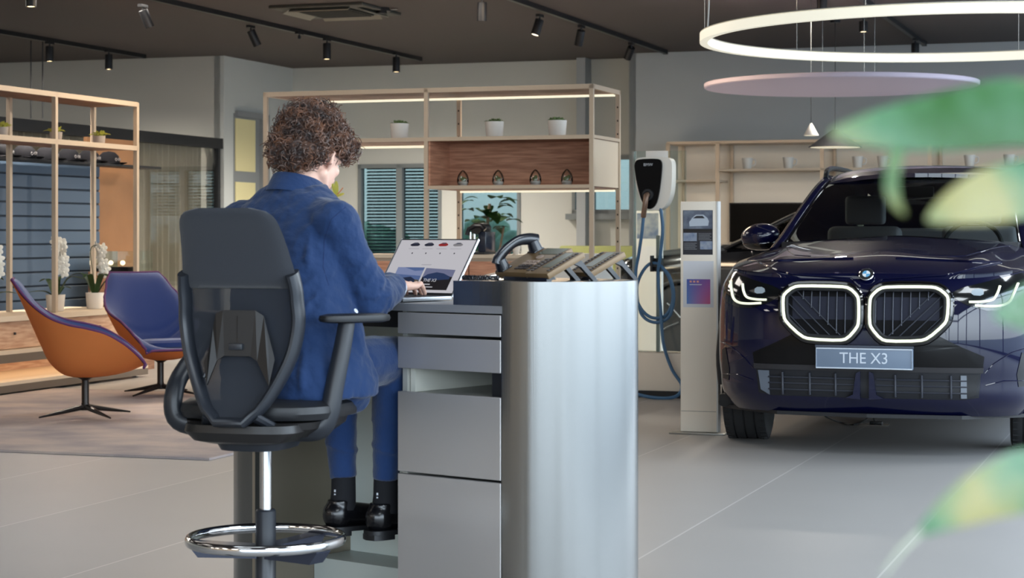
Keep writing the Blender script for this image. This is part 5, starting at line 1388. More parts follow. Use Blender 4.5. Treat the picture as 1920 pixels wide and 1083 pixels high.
# ================================================================ centre: shelf over the coffee counter
A0, A1, A2, BF, BB = -6.95, -5.58, -4.25, 14.18, 14.90
sh = rthing('shelving_unit', 'tall champagne metal shelving unit with oak box and light strips over the coffee counter', 'shelf', (A0+A2)/2, (BF+BB)/2)
def sb_(bm, a0, a1, b0, b1, z0, z1): box(bm, a0-(A0+A2)/2, a1-(A0+A2)/2, b0-(BF+BB)/2, b1-(BF+BB)/2, z0, z1)
for a in (A0, A1, A2):
    for b in (BF, BB):
        bm = B(); sb_(bm, a-.016, a+.016, b-.016, b+.016, 0, 2.33); obj('post', bm, M_frame, sh)
bm = B(); sb_(bm, A0-.016, A2+.016, BF-.016, BF+.016, 2.30, 2.335); sb_(bm, A0-.016, A2+.016, BB-.016, BB+.016, 2.30, 2.335); sb_(bm, A2-.016, A2+.016, BF, BB, 2.30, 2.335); sb_(bm, A0-.016, A0+.016, BF, BB, 2.30, 2.335)
obj('top_frame', bm, M_frame, sh)
bm = B(); sb_(bm, A0, A2, BF, BB, 2.305, 2.328); obj('top_panel', bm, M_oak, sh)
bm = B(); sb_(bm, A0, A2, BF-.01, BB, 1.925, 1.955); obj('middle_board', bm, M_oak, sh)
bm = B(); sb_(bm, A0, A2+.016, BF-.017, BF-.011, 1.925, 1.955); sb_(bm, A2+.010, A2+.017, BF, BB, 1.93, 1.955); obj('board_edge', bm, M_frame, sh)
M_led = mat('light_strip', S(255,250,225), .4, emit=(1,.95,.72,1), es=.72)
bm = B(); sb_(bm, A0+.02, A2-.02, BB-.035, BB-.02, 2.288, 2.305); obj('light_strip', bm, M_led, sh)
bm = B(); sb_(bm, A0+.02, A1-.02, BB-.06, BB-.045, 1.908, 1.925); obj('light_strip', bm, M_led, sh)
bm = B(); sb_(bm, A1+.02, A2-.02, BB-.035, BB-.02, 1.542, 1.556); obj('light_strip', bm, M_led, sh)
# oak box
bm = B(); sb_(bm, A1+.016, A2-.016, BF-.01, BB, 1.556, 1.582); obj('box_floor', bm, M_oak, sh)
bm = B(); sb_(bm, A1+.016, A2-.016, BF-.016, BF-.010, 1.556, 1.582); obj('box_edge', bm, M_frame, sh)
bm = B(); sb_(bm, A1+.016, A2-.016, BB-.30, BB-.285, 1.582, 1.925); obj('box_back', bm, M_wood, sh)
bm = B(); sb_(bm, A1+.016, A1+.030, BF, BB, 1.582, 1.925); obj('box_side', bm, M_wood, sh)
bm = B(); sb_(bm, A2-.010, A2+.006, BF+.016, BB-.016, 1.57, 1.925); obj('box_side', bm, M_cream, sh)
# perforations of the rear posts
for a in (A0, A1, A2):
    bm = B()
    for k in range(16): sb_(bm, a-.005, a+.005, BB-.0175, BB-.0155, .62+k*.105, .634+k*.105)
    obj('post_holes', bm, M_dark, sh)
def shelf_spot(px, b): k_ = (px-960)/F; Y = b/(k_*SU+CU); return k_*Y*CU-Y*SU
g2 = 'white potted succulents on the shelving unit'
for px, lab in ((749, 'green succulent in a white pot above the blind, leftmost on the shelving unit'), (927, 'green succulent in a white pot above the second glass terrarium'), (1045, 'green succulent in a white pot, rightmost on top of the oak box')):
    potted(lab, W(shelf_spot(px, 14.42), 14.42, 1.9555), .074, .125, M_green, M_ceram, g2, 60, .05, px, .032)
# glass terrariums
M_moss = mat('moss', S(96,104,70), .9); M_sand = mat('white_sand', S(214,206,196), .9)
tr0 = None
tlab = ['egg shaped glass terrarium with white sand, leftmost in the oak box', 'egg shaped glass terrarium with white sand, second from the left in the oak box', 'egg shaped glass terrarium with white sand, second from the right in the oak box', 'egg shaped glass terrarium with white sand, rightmost in the oak box']
for k, px in enumerate((868, 934, 1004, 1063)):
    loc = W(shelf_spot(px, 14.38), 14.38, 1.5825)
    if tr0 is None:
        tr0 = thing('glass_terrarium', tlab[0], 'terrarium', loc, 0, 'glass terrariums in the oak box')
        bm = B(); lathe(bm, [(.022,.002),(.040,.012),(.047,.035),(.045,.060),(.036,.088),(.022,.108),(.010,.120),(.0001,.124)], 28); obj('glass_shell', bm, thin_glass('terrarium_glass', (.97,.98,.97,1), .05), tr0, smooth=True)
        bm = B(); lathe(bm, [(.0001,.004),(.034,.006),(.041,.022),(.036,.034),(.0001,.038)], 24); obj('sand', bm, M_sand, tr0, smooth=True)
        bm = B(); ell(bm, (.008,0,.05), (.022,.020,.020), 10, 8); ell(bm, (-.012,.006,.062), (.014,.014,.018), 10, 8); obj('moss_plant', bm, M_moss, tr0, smooth=True)
    else: dup(tr0, loc, k*1.1, tlab[k])
# coffee counter
cc = rthing('coffee_counter', 'long oak fronted counter under the shelving unit', 'counter', (A0+.03+A2-.42)/2, 14.54)
def cb_(bm, a0, a1, b0, b1, z0, z1): c = (A0+.03+A2-.42)/2; box(bm, a0-c, a1-c, b0-14.54, b1-14.54, z0, z1)
bm = B(); cb_(bm, A0+.03, A2-.42, 14.21, 14.87, 1.025, 1.052); obj('counter_top', bm, M_cream, cc)
bm = B(); cb_(bm, A0+.03, A2-.42, 14.25, 14.86, .0, 1.024); obj('carcass', bm, M_cream, cc)
for k in range(4):
    a = A0+.04+k*.555
    bm = B(); cb_(bm, a, a+.545, 14.228, 14.249, .06, 1.0); obj('door', bm, M_wood, cc)
wc = rthing('white_side_cabinet', 'narrow white cabinet at the right end of the coffee counter', 'cabinet', A2-.21, 14.54)
bm = B(); box(bm, -.18, .185, -.30, .30, 0, 1.06); obj('body', bm, M_white, wc, bev=.005)
bm = B(); box(bm, -.17, .175, -.318, -.302, .03, 1.03); obj('door', bm, M_white, wc, bev=.003)
# coffee machine
cm = rthing('coffee_machine', 'black and chrome capsule coffee machine on the counter behind the laptop', 'coffee machine', shelf_spot(903, 14.5), 14.5, 1.0525)
bm = B(); box(bm, -.07, .07, -.14, .14, 0, .018); obj('base', bm, M_black, cm, bev=.004)
bm = B(); box(bm, .005, .07, -.10, .13, .018, .175); obj('water_tank', bm, mat('tank_dark', S(34,40,54), .15), cm, bev=.008)
bm = B(); tube(bm, [(-.075,-.13,.150),(-.06,-.13,.195),(-.01,-.13,.222),(.04,-.13,.222),(.075,-.13,.19)], .018, 10); tube(bm, [(0,-.13,.20),(0,.10,.20)], .045, 14); obj('brew_head', bm, M_phb, cm, smooth=True)
for x in (-.052, -.018):
    bm = B(); cyl(bm, (x,-.11,.018), .011, .155, 16); obj('chrome_column', bm, M_chrome, cm, smooth=True)
for px, m_, lab in ((951, mat('cup_red_brown', S(110,64,58), .5), 'small reddish cup on the counter left of the telephones'), (968, M_ceram, 'small white cup on the counter left of the telephones')):
    t = rthing('cup', lab, 'cup', shelf_spot(px, 14.5), 14.5, 1.0525); bm = B(); lathe(bm, [(.022,0),(.024,.003),(.032,.065),(.029,.065),(.022,.008),(.0001,.008)], 20); obj('bowl', bm, m_, t, smooth=True)
    bm = B(); tube(bm, [(.03,0,.05),(.048,0,.045),(.045,0,.025),(.027,0,.02)], .004, 6); obj('handle', bm, m_, t, smooth=True)
# yellow-green flower beside the man's face
fl = rthing('lily', 'yellow green lily in a slim vase beside the face of the curly haired person', 'plant', shelf_spot(630, 14.55), 14.55, 1.0525)
bm = B(); lathe(bm, [(.035,0),(.045,.04),(.04,.12),(.02,.2),(.024,.22),(.018,.22),(.0001,.02)], 24); obj('vase', bm, M_ceram, fl, smooth=True)
bm = B(); tube(bm, [(0,0,.1),(.01,0,.3),(0,0,.46)], .006, 8); obj('stem', bm, M_leaf, fl, smooth=True)
for k, (dx, dz, ln, w_) in enumerate(((-.03,.10,.13,.05),(.012,.13,.12,.04),(.075,.02,.10,.045),(-.07,-.02,.10,.04),(.02,-.045,.09,.045),(-.02,.02,.10,.05))):
    d = Vector((dx, -.02*(k%3), dz)).normalized(); q = d.to_track_quat('Z','Y').to_matrix().to_4x4(); bm = B(); ell(bm, Vector((0,0,.46))+d*ln*.5, (w_*.5, .010, ln*.55), 14, 10, q); obj('petal', bm, mat('petal_lime', S(196,200,96), .6), fl, smooth=True)
bm = B(); tube(bm, [(0,-.01,.46),(.05,-.03,.50),(.075,-.03,.53)], .004, 6); obj('stamen', bm, mat('stamen_orange', S(206,130,84), .6), fl, smooth=True)
# fiddle leaf fig further back
fg = rthing('fiddle_leaf_fig', 'big leaved fig plant behind the coffee machine, before the second window', 'plant', shelf_spot(915, 20.6), 20.6)
bm = B(); lathe(bm, [(.15,0),(.19,.38),(.17,.38),(.0001,.35)], 28); obj('pot', bm, M_ceram, fg, smooth=True, angle=50)
bm = B(); tube(bm, [(0,0,.3),(.03,0,.8),(-.02,0,1.2),(.02,0,1.55)], .018, 8); tube(bm, [(.02,0,.8),(.14,0,1.05),(.18,.02,1.3)], .012, 8); tube(bm, [(.02,0,.75),(-.14,0,1.0),(-.2,.02,1.2)], .012, 8); obj('trunk', bm, mat('bark', S(92,78,62), .8), fg, smooth=True)
rr = random.Random(5)
for k in range(46):
    z = rr.uniform(.78, 1.62); a = rr.uniform(0, 6.283); rad = rr.uniform(.05, .26)*(1-.3*abs(z-1.1)); L_ = rr.uniform(.16, .27)
    o_ = Vector((rad*math.cos(a), rad*math.sin(a), z)); d = Vector((math.cos(a), math.sin(a), rr.uniform(-.2, .9))).normalized(); s_ = d.cross(Vector((0,0,1))).normalized(); n_ = s_.cross(d)
    bm = B(); rows = []
    for i in range(7):
        f = i/6; w_ = L_*.33*math.sin(math.pi*(.06+.9*f**.8)); c = o_*.6+o_*.4+d*L_*f-Vector((0,0,.10*f*f)); rows.append([bm.verts.new(c-s_*w_+n_*w_*.2), bm.verts.new(c), bm.verts.new(c+s_*w_+n_*w_*.2)])
    for x, y in zip(rows, rows[1:]):
        for i in range(2): bm.faces.new((x[i], x[i+1], y[i+1], y[i]))
    bmesh.ops.solidify(bm, geom=bm.faces[:], thickness=.003); obj('leaf', bm, M_leaf, fg, smooth=True)
# outside hedge behind the rear windows
hd = rthing('hedge', 'dark green hedge outside the rear windows', 'hedge', -8.0, 26.5)
bm = B(); rr = random.Random(9)
for k in range(90):
    x = rr.uniform(-4.6, 2.4); z = rr.uniform(.3, 1.15+(.25 if x < -2.2 else 0)+.25*math.sin(x*2.6)); ell(bm, (x, rr.uniform(-.3,.3), z), (rr.uniform(.15,.4),.3,rr.uniform(.15,.35)), 10, 7)
o = fuse('foliage', bm, mat('hedge_green', S(150,182,146), .9, var=(5, S(196,214,190)), bump=(20,.8)), hd, .06, 1, disp=[(.2,.15)]); o['kind'] = 'stuff'
# yellow-green bar bench seen past the shelving unit
yb = rthing('bench', 'yellow green upholstered bench seen right of the shelving unit', 'bench', shelf_spot(1150, 21.7), 21.7)
M_yg2 = mat('lime_upholstery', S(168,172,112), .8)
bm = B(); box(bm, -.7, .45, .15, .28, .5, 1.08); obj('backrest', bm, M_yg2, yb, bev=.03)
bm = B(); box(bm, -.7, .45, -.35, .16, .72, .82); obj('seat', bm, M_yg2, yb, bev=.03)
bm = B(); box(bm, -.66, .41, -.3, .2, .1, .70); obj('base', bm, M_mb, yb)
# ================================================================ right: totem, charger, second car, lamps, back shelf
# ---- info totem beside the car
tp = floor_pt(1312, 812)
tt = thing('info_totem', 'beige information totem with two posters left of the blue car', 'totem', (tp.x, tp.y, 0), -PSI)
M_tot = mat('totem_beige', S(234,222,205), .45, .02); M_totw = mat('totem_white', S(206,206,204), .45)
bm = B(); box(bm, -.112, .112, -.03, .03, .012, 1.405); obj('panel', bm, M_tot, tt, bev=.003)
bm = B(); box(bm, .1125, .122, -.035, .035, .012, 1.405); obj('side_profile', bm, M_totw, tt)
bm = B(); box(bm, -.17, .17, -.09, .09, .0, .010); obj('base_plate', bm, mat('base_steel', S(140,140,136), .3, .8), tt, bev=.002)
bm = B(); box(bm, -.108, .108, -.0312, -.030, .135, .137); obj('joint_line', bm, M_dark, tt)
def post_(name, x0, x1, z0, z1, m, d=.0315, par=None): bm = B(); box(bm, x0, x1, -d, -.0300, z0, z1); return obj(name, bm, m, par or tt)
P1 = post_('poster', -.097, .088, 1.083, 1.352, mat('poster_dark', S(34,36,44), .3))
post_('poster_photo', -.094, .085, 1.24, 1.350, mat('poster_sky', S(120,128,140), .3, var=(14, S(70,78,96))), .0322, P1)
bm = B(); prism(bm, [(-.055,1.255),(-.058,1.28),(-.04,1.305),(-.015,1.325),(.03,1.325),(.055,1.305),(.065,1.285),(.06,1.258)], -.0328, -.0322, 'y'); obj('poster_car', bm, mat('poster_car_pale', S(176,184,194), .3), P1)
bm = B(); prism(bm, [(-.035,1.303),(-.012,1.318),(.026,1.318),(.04,1.303)], -.0332, -.0328, 'y'); obj('poster_car_window', bm, mat('poster_dark', S(34,36,44), .3), P1)
post_('poster_strip', -.094, .085, 1.222, 1.236, mat('poster_black', S(14,14,18), .3), .0324, P1)
post_('poster_photo', -.094, -.01, 1.165, 1.215, mat('poster_blue', S(96,112,140), .3, var=(20, S(150,156,166))), .0324, P1)
post_('poster_photo', .01, .085, 1.115, 1.165, mat('poster_blue', S(96,112,140), .3, var=(20, S(150,156,166))), .0324, P1)
for k in range(5): post_('poster_text_line', .0, .08-.01*(k%2), 1.172+k*.009, 1.175+k*.009, mat('poster_grey', S(120,122,128), .3), .0324, P1)
for k in range(5): post_('poster_text_line', -.09, -.01-.01*(k%2), 1.115+k*.009, 1.118+k*.009, mat('poster_grey', S(120,122,128), .3), .0324, P1)
P2 = post_('notice_sheet', -.095, .093, .765, 1.045, mat('sheet_white', S(206,206,210), .5))
# gradient picture in four mixed colour fields
m = bpy.data.materials.new('notice_gradient'); m.use_nodes = True; t = m.node_tree; p = t.nodes['Principled BSDF']; tcn = t.nodes.new('ShaderNodeTexCoord'); sp_ = t.nodes.new('ShaderNodeSeparateXYZ'); c1 = t.nodes.new('ShaderNodeValToRGB'); c2 = t.nodes.new('ShaderNodeValToRGB'); mxx = t.nodes.new('ShaderNodeMix'); mxx.data_type = 'RGBA'
t.links.new(tcn.outputs['Generated'], sp_.inputs[0]); t.links.new(sp_.outputs[2], mxx.inputs[0])
c1.color_ramp.elements[0].color = S(70,120,180); c1.color_ramp.elements[1].color = S(190,70,120); c2.color_ramp.elements[0].color = S(60,84,160); c2.color_ramp.elements[1].color = S(120,60,140)
t.links.new(sp_.outputs[0], c1.inputs[0]); t.links.new(sp_.outputs[0], c2.inputs[0]); t.links.new(c1.outputs[0], mxx.inputs[6]); t.links.new(c2.outputs[0], mxx.inputs[7]); t.links.new(mxx.outputs[2], p.inputs['Base Color']); p.inputs['Roughness'].default_value = .4
post_('notice_picture', -.073, .073, .785, .935, m, .0324, P2)
for k in range(3): post_('notice_dot', -.055+k*.022, -.042+k*.022, .915, .926, mat('dot_orange', S(220,150,130), .4), .033, P2)
post_('notice_text_line', -.055, .02, .900, .904, mat('sheet_white', S(206,206,210), .5), .033, P2)

# ---- second totem further behind, half hidden by the charger
t2p = floor_pt(1216, 690)
t2 = thing('info_totem', 'second pale totem with a small poster, half hidden behind the charging cable', 'totem', (t2p.x, t2p.y, 0), -PSI)
bm = B(); box(bm, -.13, .13, -.03, .03, 0, 1.42); obj('panel', bm, M_totw, t2, bev=.003)
bm = B(); box(bm, -.10, .10, -.0315, -.03, 1.17, 1.40); pp_ = obj('poster', bm, mat('poster_blue2', S(92,108,136), .4, var=(12, S(150,156,160))), t2)
bm = B(); box(bm, -.10, .10, -.0315, -.03, .88, 1.10); obj('notice_sheet', bm, mat('sheet_white', S(206,206,210), .5), t2)

# ---- charging station on a glass panel
ep = at(1233, 600, 14.75)
ev = thing('charging_station', 'white and black wall charger mounted on a glass panel with beige plinth', 'charging station', (ep.x, ep.y, 0), -PSI)
bm = B(); box(bm, -.20, .34, -.14, .14, .05, .33); obj('plinth', bm, M_tot, ev, bev=.003)
bm = B(); box(bm, -.20, .34, -.16, .16, 0, .05); obj('kick_board', bm, M_mb, ev)
bm = B(); box(bm, -.18, .22, -.012, .0, .33, 1.83); obj('glass_panel', bm, M_glass, ev)
for x in (-.185, .0):
    bm = B(); box(bm, x-.012, x+.012, .002, .03, .33, 1.83 if x < 0 else 1.2); obj('upright', bm, M_frame if x > 0 else mat('alu_upright', S(150,152,148), .4, .5), ev)
bm = B(); box(bm, -.085, .085, -.025, -.013, 1.70, 1.83); obj('mount_plate', bm, M_totw, ev, bev=.004)
chp = [(-.10,1.78),(.11,1.78),(.145,1.755),(.15,1.70),(.145,1.52),(.11,1.43),(.06,1.385),(-.02,1.385),(-.075,1.42),(-.125,1.55),(-.14,1.70),(-.135,1.755)]
bm = B(); prism(bm, smooth_poly(chp, 2), -.15, -.025, 'y'); 
wb = obj('charger_case', bm, M_ceram, ev, smooth=True, bev=.012, angle=50)
fc = [(-.105,1.765),(.045,1.768),(.075,1.75),(.078,1.69),(.058,1.52),(.035,1.43),(.0,1.395),(-.035,1.395),(-.075,1.44),(-.115,1.58),(-.135,1.70),(-.13,1.745)]
fr_ = [(x*1.08+.004, 1.58+(z-1.58)*1.05) for x, z in fc]
bm = B(); prism(bm, smooth_poly(fc, 2), -.168, -.1495, 'y'); obj('black_face', bm, mat('charger_black', S(10,10,12), .3, spec=.12), wb, smooth=True, bev=.004, angle=50)
bm = B(); lathe(bm, [(.0001,0),(.045,0),(.042,.014),(.026,.016),(.024,.004),(.0001,.004)], 28, (-.03,-.168,1.50), Matrix.Rotation(math.pi/2, 3, 'X')); obj('socket', bm, M_mb, wb, smooth=True)
tx = text_mesh('BMW', .030, 'lettering', mat('letter_white', S(190,194,200), .4), wb, (-.028,-.1685,1.722), (math.pi/2,0,0), .0005)
bm = B(); tube(bm, crom([(-.03,-.17,1.50),(-.03,-.215,1.49),(-.035,-.225,1.43),(-.05,-.21,1.36),(-.055,-.20,1.34)], 14), .020, 12); obj('plug_handle', bm, mat('plug_bronze', S(124,100,84), .35, .3), wb, smooth=True)
bm = B(); box(bm, -.03, .05, -.05, -.012, .93, 1.03); box(bm, -.03, -.012, -.11, -.05, .93, 1.05); box(bm, .032, .05, -.11, -.05, .93, 1.05); box(bm, -.03, .05, -.10, -.05, .965, .985); obj('cable_hook', bm, M_black, ev, bev=.004)
cab = []
cab += crom([(-.055,-.20,1.34),(-.07,-.19,1.22),(-.105,-.15,1.06),(-.135,-.12,.93),(-.13,-.11,.72),(-.04,-.11,.60),(.08,-.11,.60),(.145,-.11,.72),(.12,-.11,.88),(.03,-.09,.985),(-.06,-.09,.97),(-.135,-.09,.82),(-.10,-.10,.62),(.01,-.12,.555),(.12,-.12,.60),(.155,-.12,.75),(.12,-.12,.90),(.02,-.08,.99)], 170)
bm = B(); tube(bm, cab, .0125, 8)
tube(bm, crom([(.06,-.14,1.40),(.075,-.14,1.25),(.055,-.13,1.05),(.03,-.10,.90),(.06,-.13,.62),(.09,-.17,.40),(.16,-.20,.22),(.24,-.22,.10),(.20,-.26,.02),(.05,-.30,.0126),(-.12,-.30,.05),(-.22,-.26,.12)], 90), .0125, 8)
cb = obj('charging_cable', bm, mat('cable_blue', S(70,108,142), .5), ev, smooth=True)

# ---- black car behind: same body, other paint, no plate
M_bpaint = mat('black_paint', S(22,24,28), .18, .3, coat=1.0)
nose = at(1172, 600, 20.6)
car2 = thing('car', 'black car parked sideways behind the totem, mostly hidden by the blue car', 'car', (nose.x, nose.y, 0), -PSI-math.pi/2)
car2.scale = (.95,.95,.955)
swap = {}
for ch in list(car.children):
    nm = ch.name.split('.')[0]
    if nm in ('number_plate','badge','grille_glow_frame','daylight_strip','hood_edge','hood_crease','hood_gap','bumper_crease','radar_sensor','intake_bar','intake_divider','intake_fin','roof_rail','rear_view_mirror','steering_wheel','roof_console'): continue
    def cp(o, par):
        c = o.copy(); COL.objects.link(c); c.parent = par
        if any(x.name.startswith('blue_paint') for x in o.data.materials) or (nm == 'daylight_strip'):
            if o.data.name not in swap:
                d = o.data.copy()
                for i, x in enumerate(d.materials): d.materials[i] = M_bpaint if nm != 'daylight_strip' else M_chrome
                swap[o.data.name] = d
            c.data = swap[o.data.name]
        return c
    c = cp(ch, car2)
    for g in ch.children: cp(g, c)

# ---- floor socket and cable under the blue car
s0 = floor_pt(1640, 796)
fs = thing('floor_socket', 'small metal floor socket under the nose of the blue car', 'socket', (s0.x, s0.y, 0), -PSI)
bm = B(); box(bm, -.09, .09, -.05, .05, 0, .004); obj('plate', bm, M_chrome, fs)
bm = B(); box(bm, -.03, .05, -.02, .02, .004, .022); obj('plug', bm, M_black, fs, bev=.004)
pts = [at(1528, 764, 11.7), at(1548, 780, 11.9), floor_pt(1575,793), floor_pt(1602,797), floor_pt(1622,789), floor_pt(1634,783)+Vector((0,0,.02)), Vector((s0.x,s0.y,.02))]
for q in pts[2:5]: q.z = .006
bm = B(); tube(bm, crom([(q.x,q.y,max(.006,q.z)) for q in pts], 60), .005, 6); tag(obj('power_cable', bm, M_black, None, smooth=True), 'thin black cable trailing from under the blue car to the floor socket', 'cable')

# ---- glowing ring lamp and acoustic disc
Yr = 13.0; rc = at(1782, 68, Yr); rR = .1245*Yr
rl = thing('ring_lamp', 'large glowing ring pendant lamp hanging above the blue car', 'lamp', rc)
bm = B(); n = 128
prof = [(rR-.026,-.028),(rR+.026,-.028),(rR+.026,.030),(rR-.026,.030)]
rings = [[bm.verts.new((r*math.cos(6.28318*k/n), r*math.sin(6.28318*k/n), z)) for r, z in prof] for k in range(n)]
for k in range(n):
    for i in range(4): bm.faces.new((rings[k][i], rings[(k+1)%n][i], rings[(k+1)%n][(i+1)%4], rings[k][(i+1)%4]))
obj('diffuser', bm, mat('ring_glow', S(240,236,220), .4, emit=(1,.955,.78,1), es=.52), rl, smooth=True, bev=.012, angle=40)
bm = B(); tube(bm, [(rR*math.cos(6.28318*k/128), rR*math.sin(6.28318*k/128), .036) for k in range(128)], .026, 8, closed=True, flat=.25, up=(0,0,1)); obj('housing', bm, M_white, rl, smooth=True, angle=30)
for k in range(6):
    t_ = math.radians(180+60*k); bm = B(); tube(bm, [(rR*math.cos(t_), rR*math.sin(t_), .035), (rR*math.cos(t_), rR*math.sin(t_), CEIL-rc.z)], .0022, 5); obj('wire', bm, M_steel, rl)
bm = B(); tube(bm, crom([(-rR+.02,.02,.04),(-rR+.03,.02,.3),(-rR-.0,.02,.5),(-rR+.02,.02,CEIL-rc.z)], 20), .006, 6); obj('power_lead', bm, M_white, rl, smooth=True)
Yd = 17.0; dc = at(1576, 160, Yd); dR = .0689*Yd
ad = thing('acoustic_disc', 'flat round lilac grey acoustic disc hanging below the glowing ring', 'acoustic panel', dc)
bm = B(); lathe(bm, [(.0001,-.02),(dR-.01,-.02),(dR,-.012),(dR,.016),(dR-.006,.022),(.0001,.022)], 96); obj('felt_disc', bm, mat('felt_lilac', S(200,190,206), .9), ad, smooth=True, angle=30)
for x, y in ((-.3,-.3),(.15,-.3),(-.1,.35),(.35,.3)):
    bm = B(); tube(bm, [(x,y,.02),(x,y,CEIL-dc.z)], .003, 5); obj('wire', bm, M_steel, ad)

# ---- pendant lamps
def pendant(label, px, py, Y, r, h, m, inner):
    c = at(px, py, Y); t = thing('pendant_lamp', label, 'lamp', c)
    bm = B(); lathe(bm, [(r,0),(r*1.0,.004),(r*.12,h),(.0001,h+.004)], 40); lathe(bm, [(r*.97,.001),(r*.1,h*.92),(.0001,h*.92)], 40); obj('shade', bm, m, t, smooth=True, angle=50)
    bm = B(); lathe(bm, [(r*.94,-.001),(r*.94,.010),(.0001,.010)], 36); obj('diffuser', bm, mat('pendant_glow_'+inner, S(240,232,200), .4, emit=(1,.92,.70,1), es=.5), t)
    bm = B(); tube(bm, [(0,0,h),(0,0,CEIL-c.z)], .004, 6); obj('cord', bm, M_black, t)
    bm = B(); cyl(bm, (0,0,CEIL-c.z-.03), .05, .03, 20); obj('ceiling_rose', bm, M_black, t, smooth=True)
pendant('small white cone pendant lamp under the lilac disc', 1521, 254, 18.6, .070, .115, M_white, 'a')
pendant('wide black cone pendant lamp partly covered by a blurred leaf', 1566, 276, 19.4, .26, .172, M_mb, 'b')
pn = []
for px, py, Y in ((58, 222, 21.5), (80, 222, 21.5)):
    c = at(px, py, Y); bm = B(); tube(bm, [(0,0,0),(0,0,CEIL-c.z)], .007, 6); o = obj('ceiling_rod', bm, M_black, None); o.location = c
    cyl_b = B(); tag(o, 'thin black rod hanging from the ceiling at left, %s of the two' % ('left' if px < 70 else 'right'), 'rod', 'black ceiling rods at left')

# ---- shelf with cups along the right back wall
rb = rthing('wall_shelf', 'long cream backed wall shelf with white cups behind the cars', 'shelf', -3.2, 21.9)
bR = 21.6
def rbx(bm, a0, a1, b0, b1, z0, z1): box(bm, a0+3.2, a1+3.2, b0-21.9, b1-21.9, z0, z1)
aS, aE = a_of(1250, bR), a_of(2060, bR)
bm = B(); rbx(bm, aS, aE, 22.12, 22.18, 0, 2.23); obj('back_panel', bm, mat('panel_cream', S(244,232,214), .6), rb)
bm = B(); rbx(bm, aS, aE, bR, 22.12, 2.225, 2.255); obj('top_board', bm, M_frame, rb)
for px in (1252, 1345, 1541, 1743, 1940):
    a = a_of(px, bR)
    bm = B(); rbx(bm, a-.022, a+.022, bR, bR+.03, 0, 2.24); rbx(bm, a+.05, a+.075, 22.06, 22.12, 0, 2.24); obj('upright', bm, M_frame, rb)
bm = B(); rbx(bm, a_of(1345,bR), aE, bR, 22.12, 1.915, 1.94); obj('shelf_board', bm, M_cream, rb)
bm = B(); rbx(bm, aS, a_of(1345,bR), bR, 22.12, 1.80, 1.825); obj('shelf_board', bm, M_cream, rb)
bm = B(); rbx(bm, aS, aE, bR, 22.12, .80, .85); obj('shelf_board', bm, M_cream, rb)
cup0 = None
cl = {1401:'white cup on the back shelf, leftmost one above the black screen',1478:'white cup on the back shelf, second from the left above the black screen',1608:'white cup on the back shelf beside the wide black pendant lamp',1655:'white cup on the back shelf behind the pale drooping stalk',1818:'white cup on the back shelf above the middle of the blue car roof',1892:'white cup on the back shelf above the right end of the blue car roof'}
for px in (1401, 1478, 1608, 1655, 1818, 1892):
    loc = W(a_of(px, 21.72), 21.72, 1.9405)
    if cup0 is None:
        cup0 = thing('cup', cl[px], 'cup', loc, -PSI+.2, 'white cups on the back shelf')
        bm = B(); lathe(bm, [(.042,0),(.046,.004),(.062,.125),(.056,.125),(.044,.01),(.0001,.01)], 28); obj('bowl', bm, M_white, cup0, smooth=True, angle=50)
        bm = B(); tube(bm, crom([(.055,0,.105),(.09,0,.10),(.085,0,.05),(.05,0,.035)], 12), .007, 8); obj('handle', bm, M_white, cup0, smooth=True)
    else: dup(cup0, loc, None, cl[px])
tv = rthing('wall_screen', 'black flat screen on the cream wall shelf behind the cars', 'screen', a_of(1480, 22.0), 22.08, 1.15)
bm = B(); box(bm, -.70, .70, -.03, .03, -.42, .42); obj('casing', bm, M_black, tv, bev=.004)
bm = B(); box(bm, -.685, .685, -.032, -.03, -.405, .405); obj('panel', bm, mat('screen_black', S(14,12,12), .3, spec=.1), tv)
# ================================================================ plant close to the viewer, at the right
M_fl = bpy.data.materials.new('bamboo_leaf'); M_fl.use_nodes = True; t = M_fl.node_tree; p = t.nodes['Principled BSDF']
tcn = t.nodes.new('ShaderNodeTexCoord'); nz = t.nodes.new('ShaderNodeTexNoise'); nz.inputs['Scale'].default_value = 11; nz.inputs['Detail'].default_value = 3; cr = t.nodes.new('ShaderNodeValToRGB')
cr.color_ramp.elements[0].position = .36; cr.color_ramp.elements[0].color = S(84,134,76); cr.color_ramp.elements[1].position = .68; cr.color_ramp.elements[1].color = S(190,184,126)
e = cr.color_ramp.elements.new(.5); e.color = S(116,162,122)
t.links.new(tcn.outputs['Object'], nz.inputs['Vector']); t.links.new(nz.outputs[0], cr.inputs[0]); t.links.new(cr.outputs[0], p.inputs['Base Color']); p.inputs['Roughness'].default_value = .35
tl = t.nodes.new('ShaderNodeBsdfTranslucent'); ms = t.nodes.new('ShaderNodeMixShader'); ms.inputs[0].default_value = .35; out = t.nodes['Material Output']
t.links.new(cr.outputs[0], tl.inputs[0]); t.links.new(p.outputs[0], ms.inputs[1]); t.links.new(tl.outputs[0], ms.inputs[2]); t.links.new(ms.outputs[0], out.inputs[0])
NEAR = .78
pc = Vector((.44*NEAR, 1.34*NEAR, 0))
pl = thing('houseplant', 'out of focus green leafy plant reaching in from the right, close to the viewer', 'plant', pc)
bm = B(); lathe(bm, [(.11,0),(.13,.01),(.16,.30),(.145,.30),(.0001,.27)], 32); obj('pot', bm, M_ceram, pl, smooth=True, angle=50)
bm = B(); tube(bm, crom([(0,0,.25),(.01,0,.6),(-.01,.01,1.0),(.0,0,1.32)], 30), .009, 10); tube(bm, crom([(0,0,.8),(-.03,-.02,.95),(-.05,-.05,1.04)], 10), .004, 8); stm = obj('stem', bm, mat('plant_stem', S(120,128,84), .6), pl, smooth=True)
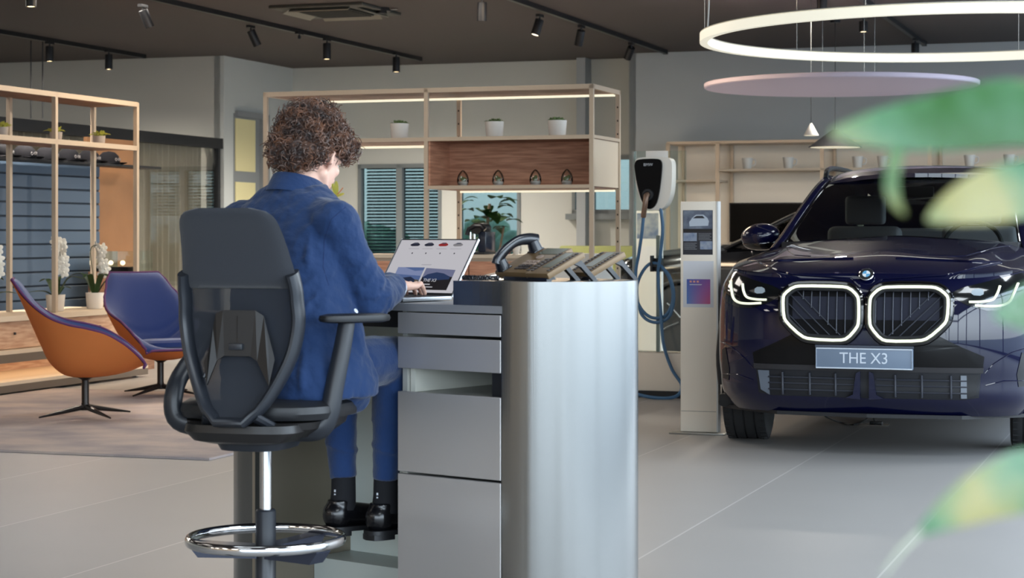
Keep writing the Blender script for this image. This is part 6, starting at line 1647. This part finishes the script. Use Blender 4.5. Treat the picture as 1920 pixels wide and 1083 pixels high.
def big_leaf(nm, pts, widths, tiltv=(0,.35,1)):
    c = crom([at(q[0], q[1], q[2]*NEAR)-pc for q in pts], 24); W_ = [sstep([(i/(len(widths)-1), w_*NEAR) for i, w_ in enumerate(widths)], k/23) for k in range(24)]
    up = Vector(tiltv).normalized(); bm = B(); rows = []
    for i, q in enumerate(c):
        d = (c[min(i+1,23)]-c[max(i-1,0)]).normalized(); s_ = (up-d*up.dot(d)).normalized(); n_ = d.cross(s_)
        rows.append([bm.verts.new(q+s_*W_[i]*f+n_*.10*W_[i]*(1-f*f)) for f in (-1,-.6,-.2,.2,.6,1)])
    for a, b in zip(rows, rows[1:]):
        for i in range(5): bm.faces.new((a[i], a[i+1], b[i+1], b[i]))
    bmesh.ops.solidify(bm, geom=bm.faces[:], thickness=.0008); return obj('leaf', bm, M_fl, pl, smooth=True)
big_leaf('a', [(1556,250,1.22),(1640,244,1.25),(1760,230,1.28),(1900,214,1.31),(2100,240,1.34)], [.001,.012,.019,.022,.014])
big_leaf('b', [(1640,232,1.30),(1800,200,1.32),(1930,182,1.34),(2140,225,1.36)], [.003,.012,.013,.008])
big_leaf('c', [(1738,412,1.18),(1800,385,1.20),(1880,362,1.24),(2000,345,1.29),(2170,370,1.34)], [.001,.012,.018,.017,.005])
big_leaf('d', [(1690,262,1.26),(1676,310,1.25),(1672,350,1.25),(1680,380,1.24),(1697,402,1.24)], [.003,.005,.005,.004,.001], (1,.3,0))
big_leaf('e', [(1862,592,1.20),(1900,584,1.22),(1950,576,1.26),(2050,556,1.3)], [.001,.010,.016,.006])
big_leaf('f', [(1722,1000,1.16),(1780,960,1.18),(1850,925,1.21),(1940,895,1.26),(2080,860,1.32)], [.001,.010,.016,.019,.006])
bm = B(); tube(bm, [q-pc for q in (at(1724,998,1.16*NEAR), at(1690,1030,1.15*NEAR), at(1655,1078,1.14*NEAR))], [.0012,.0010,.0005], 6); obj('leaf_tip', bm, mat('leaf_tip_pale', S(168,174,150), .6), pl, smooth=True)
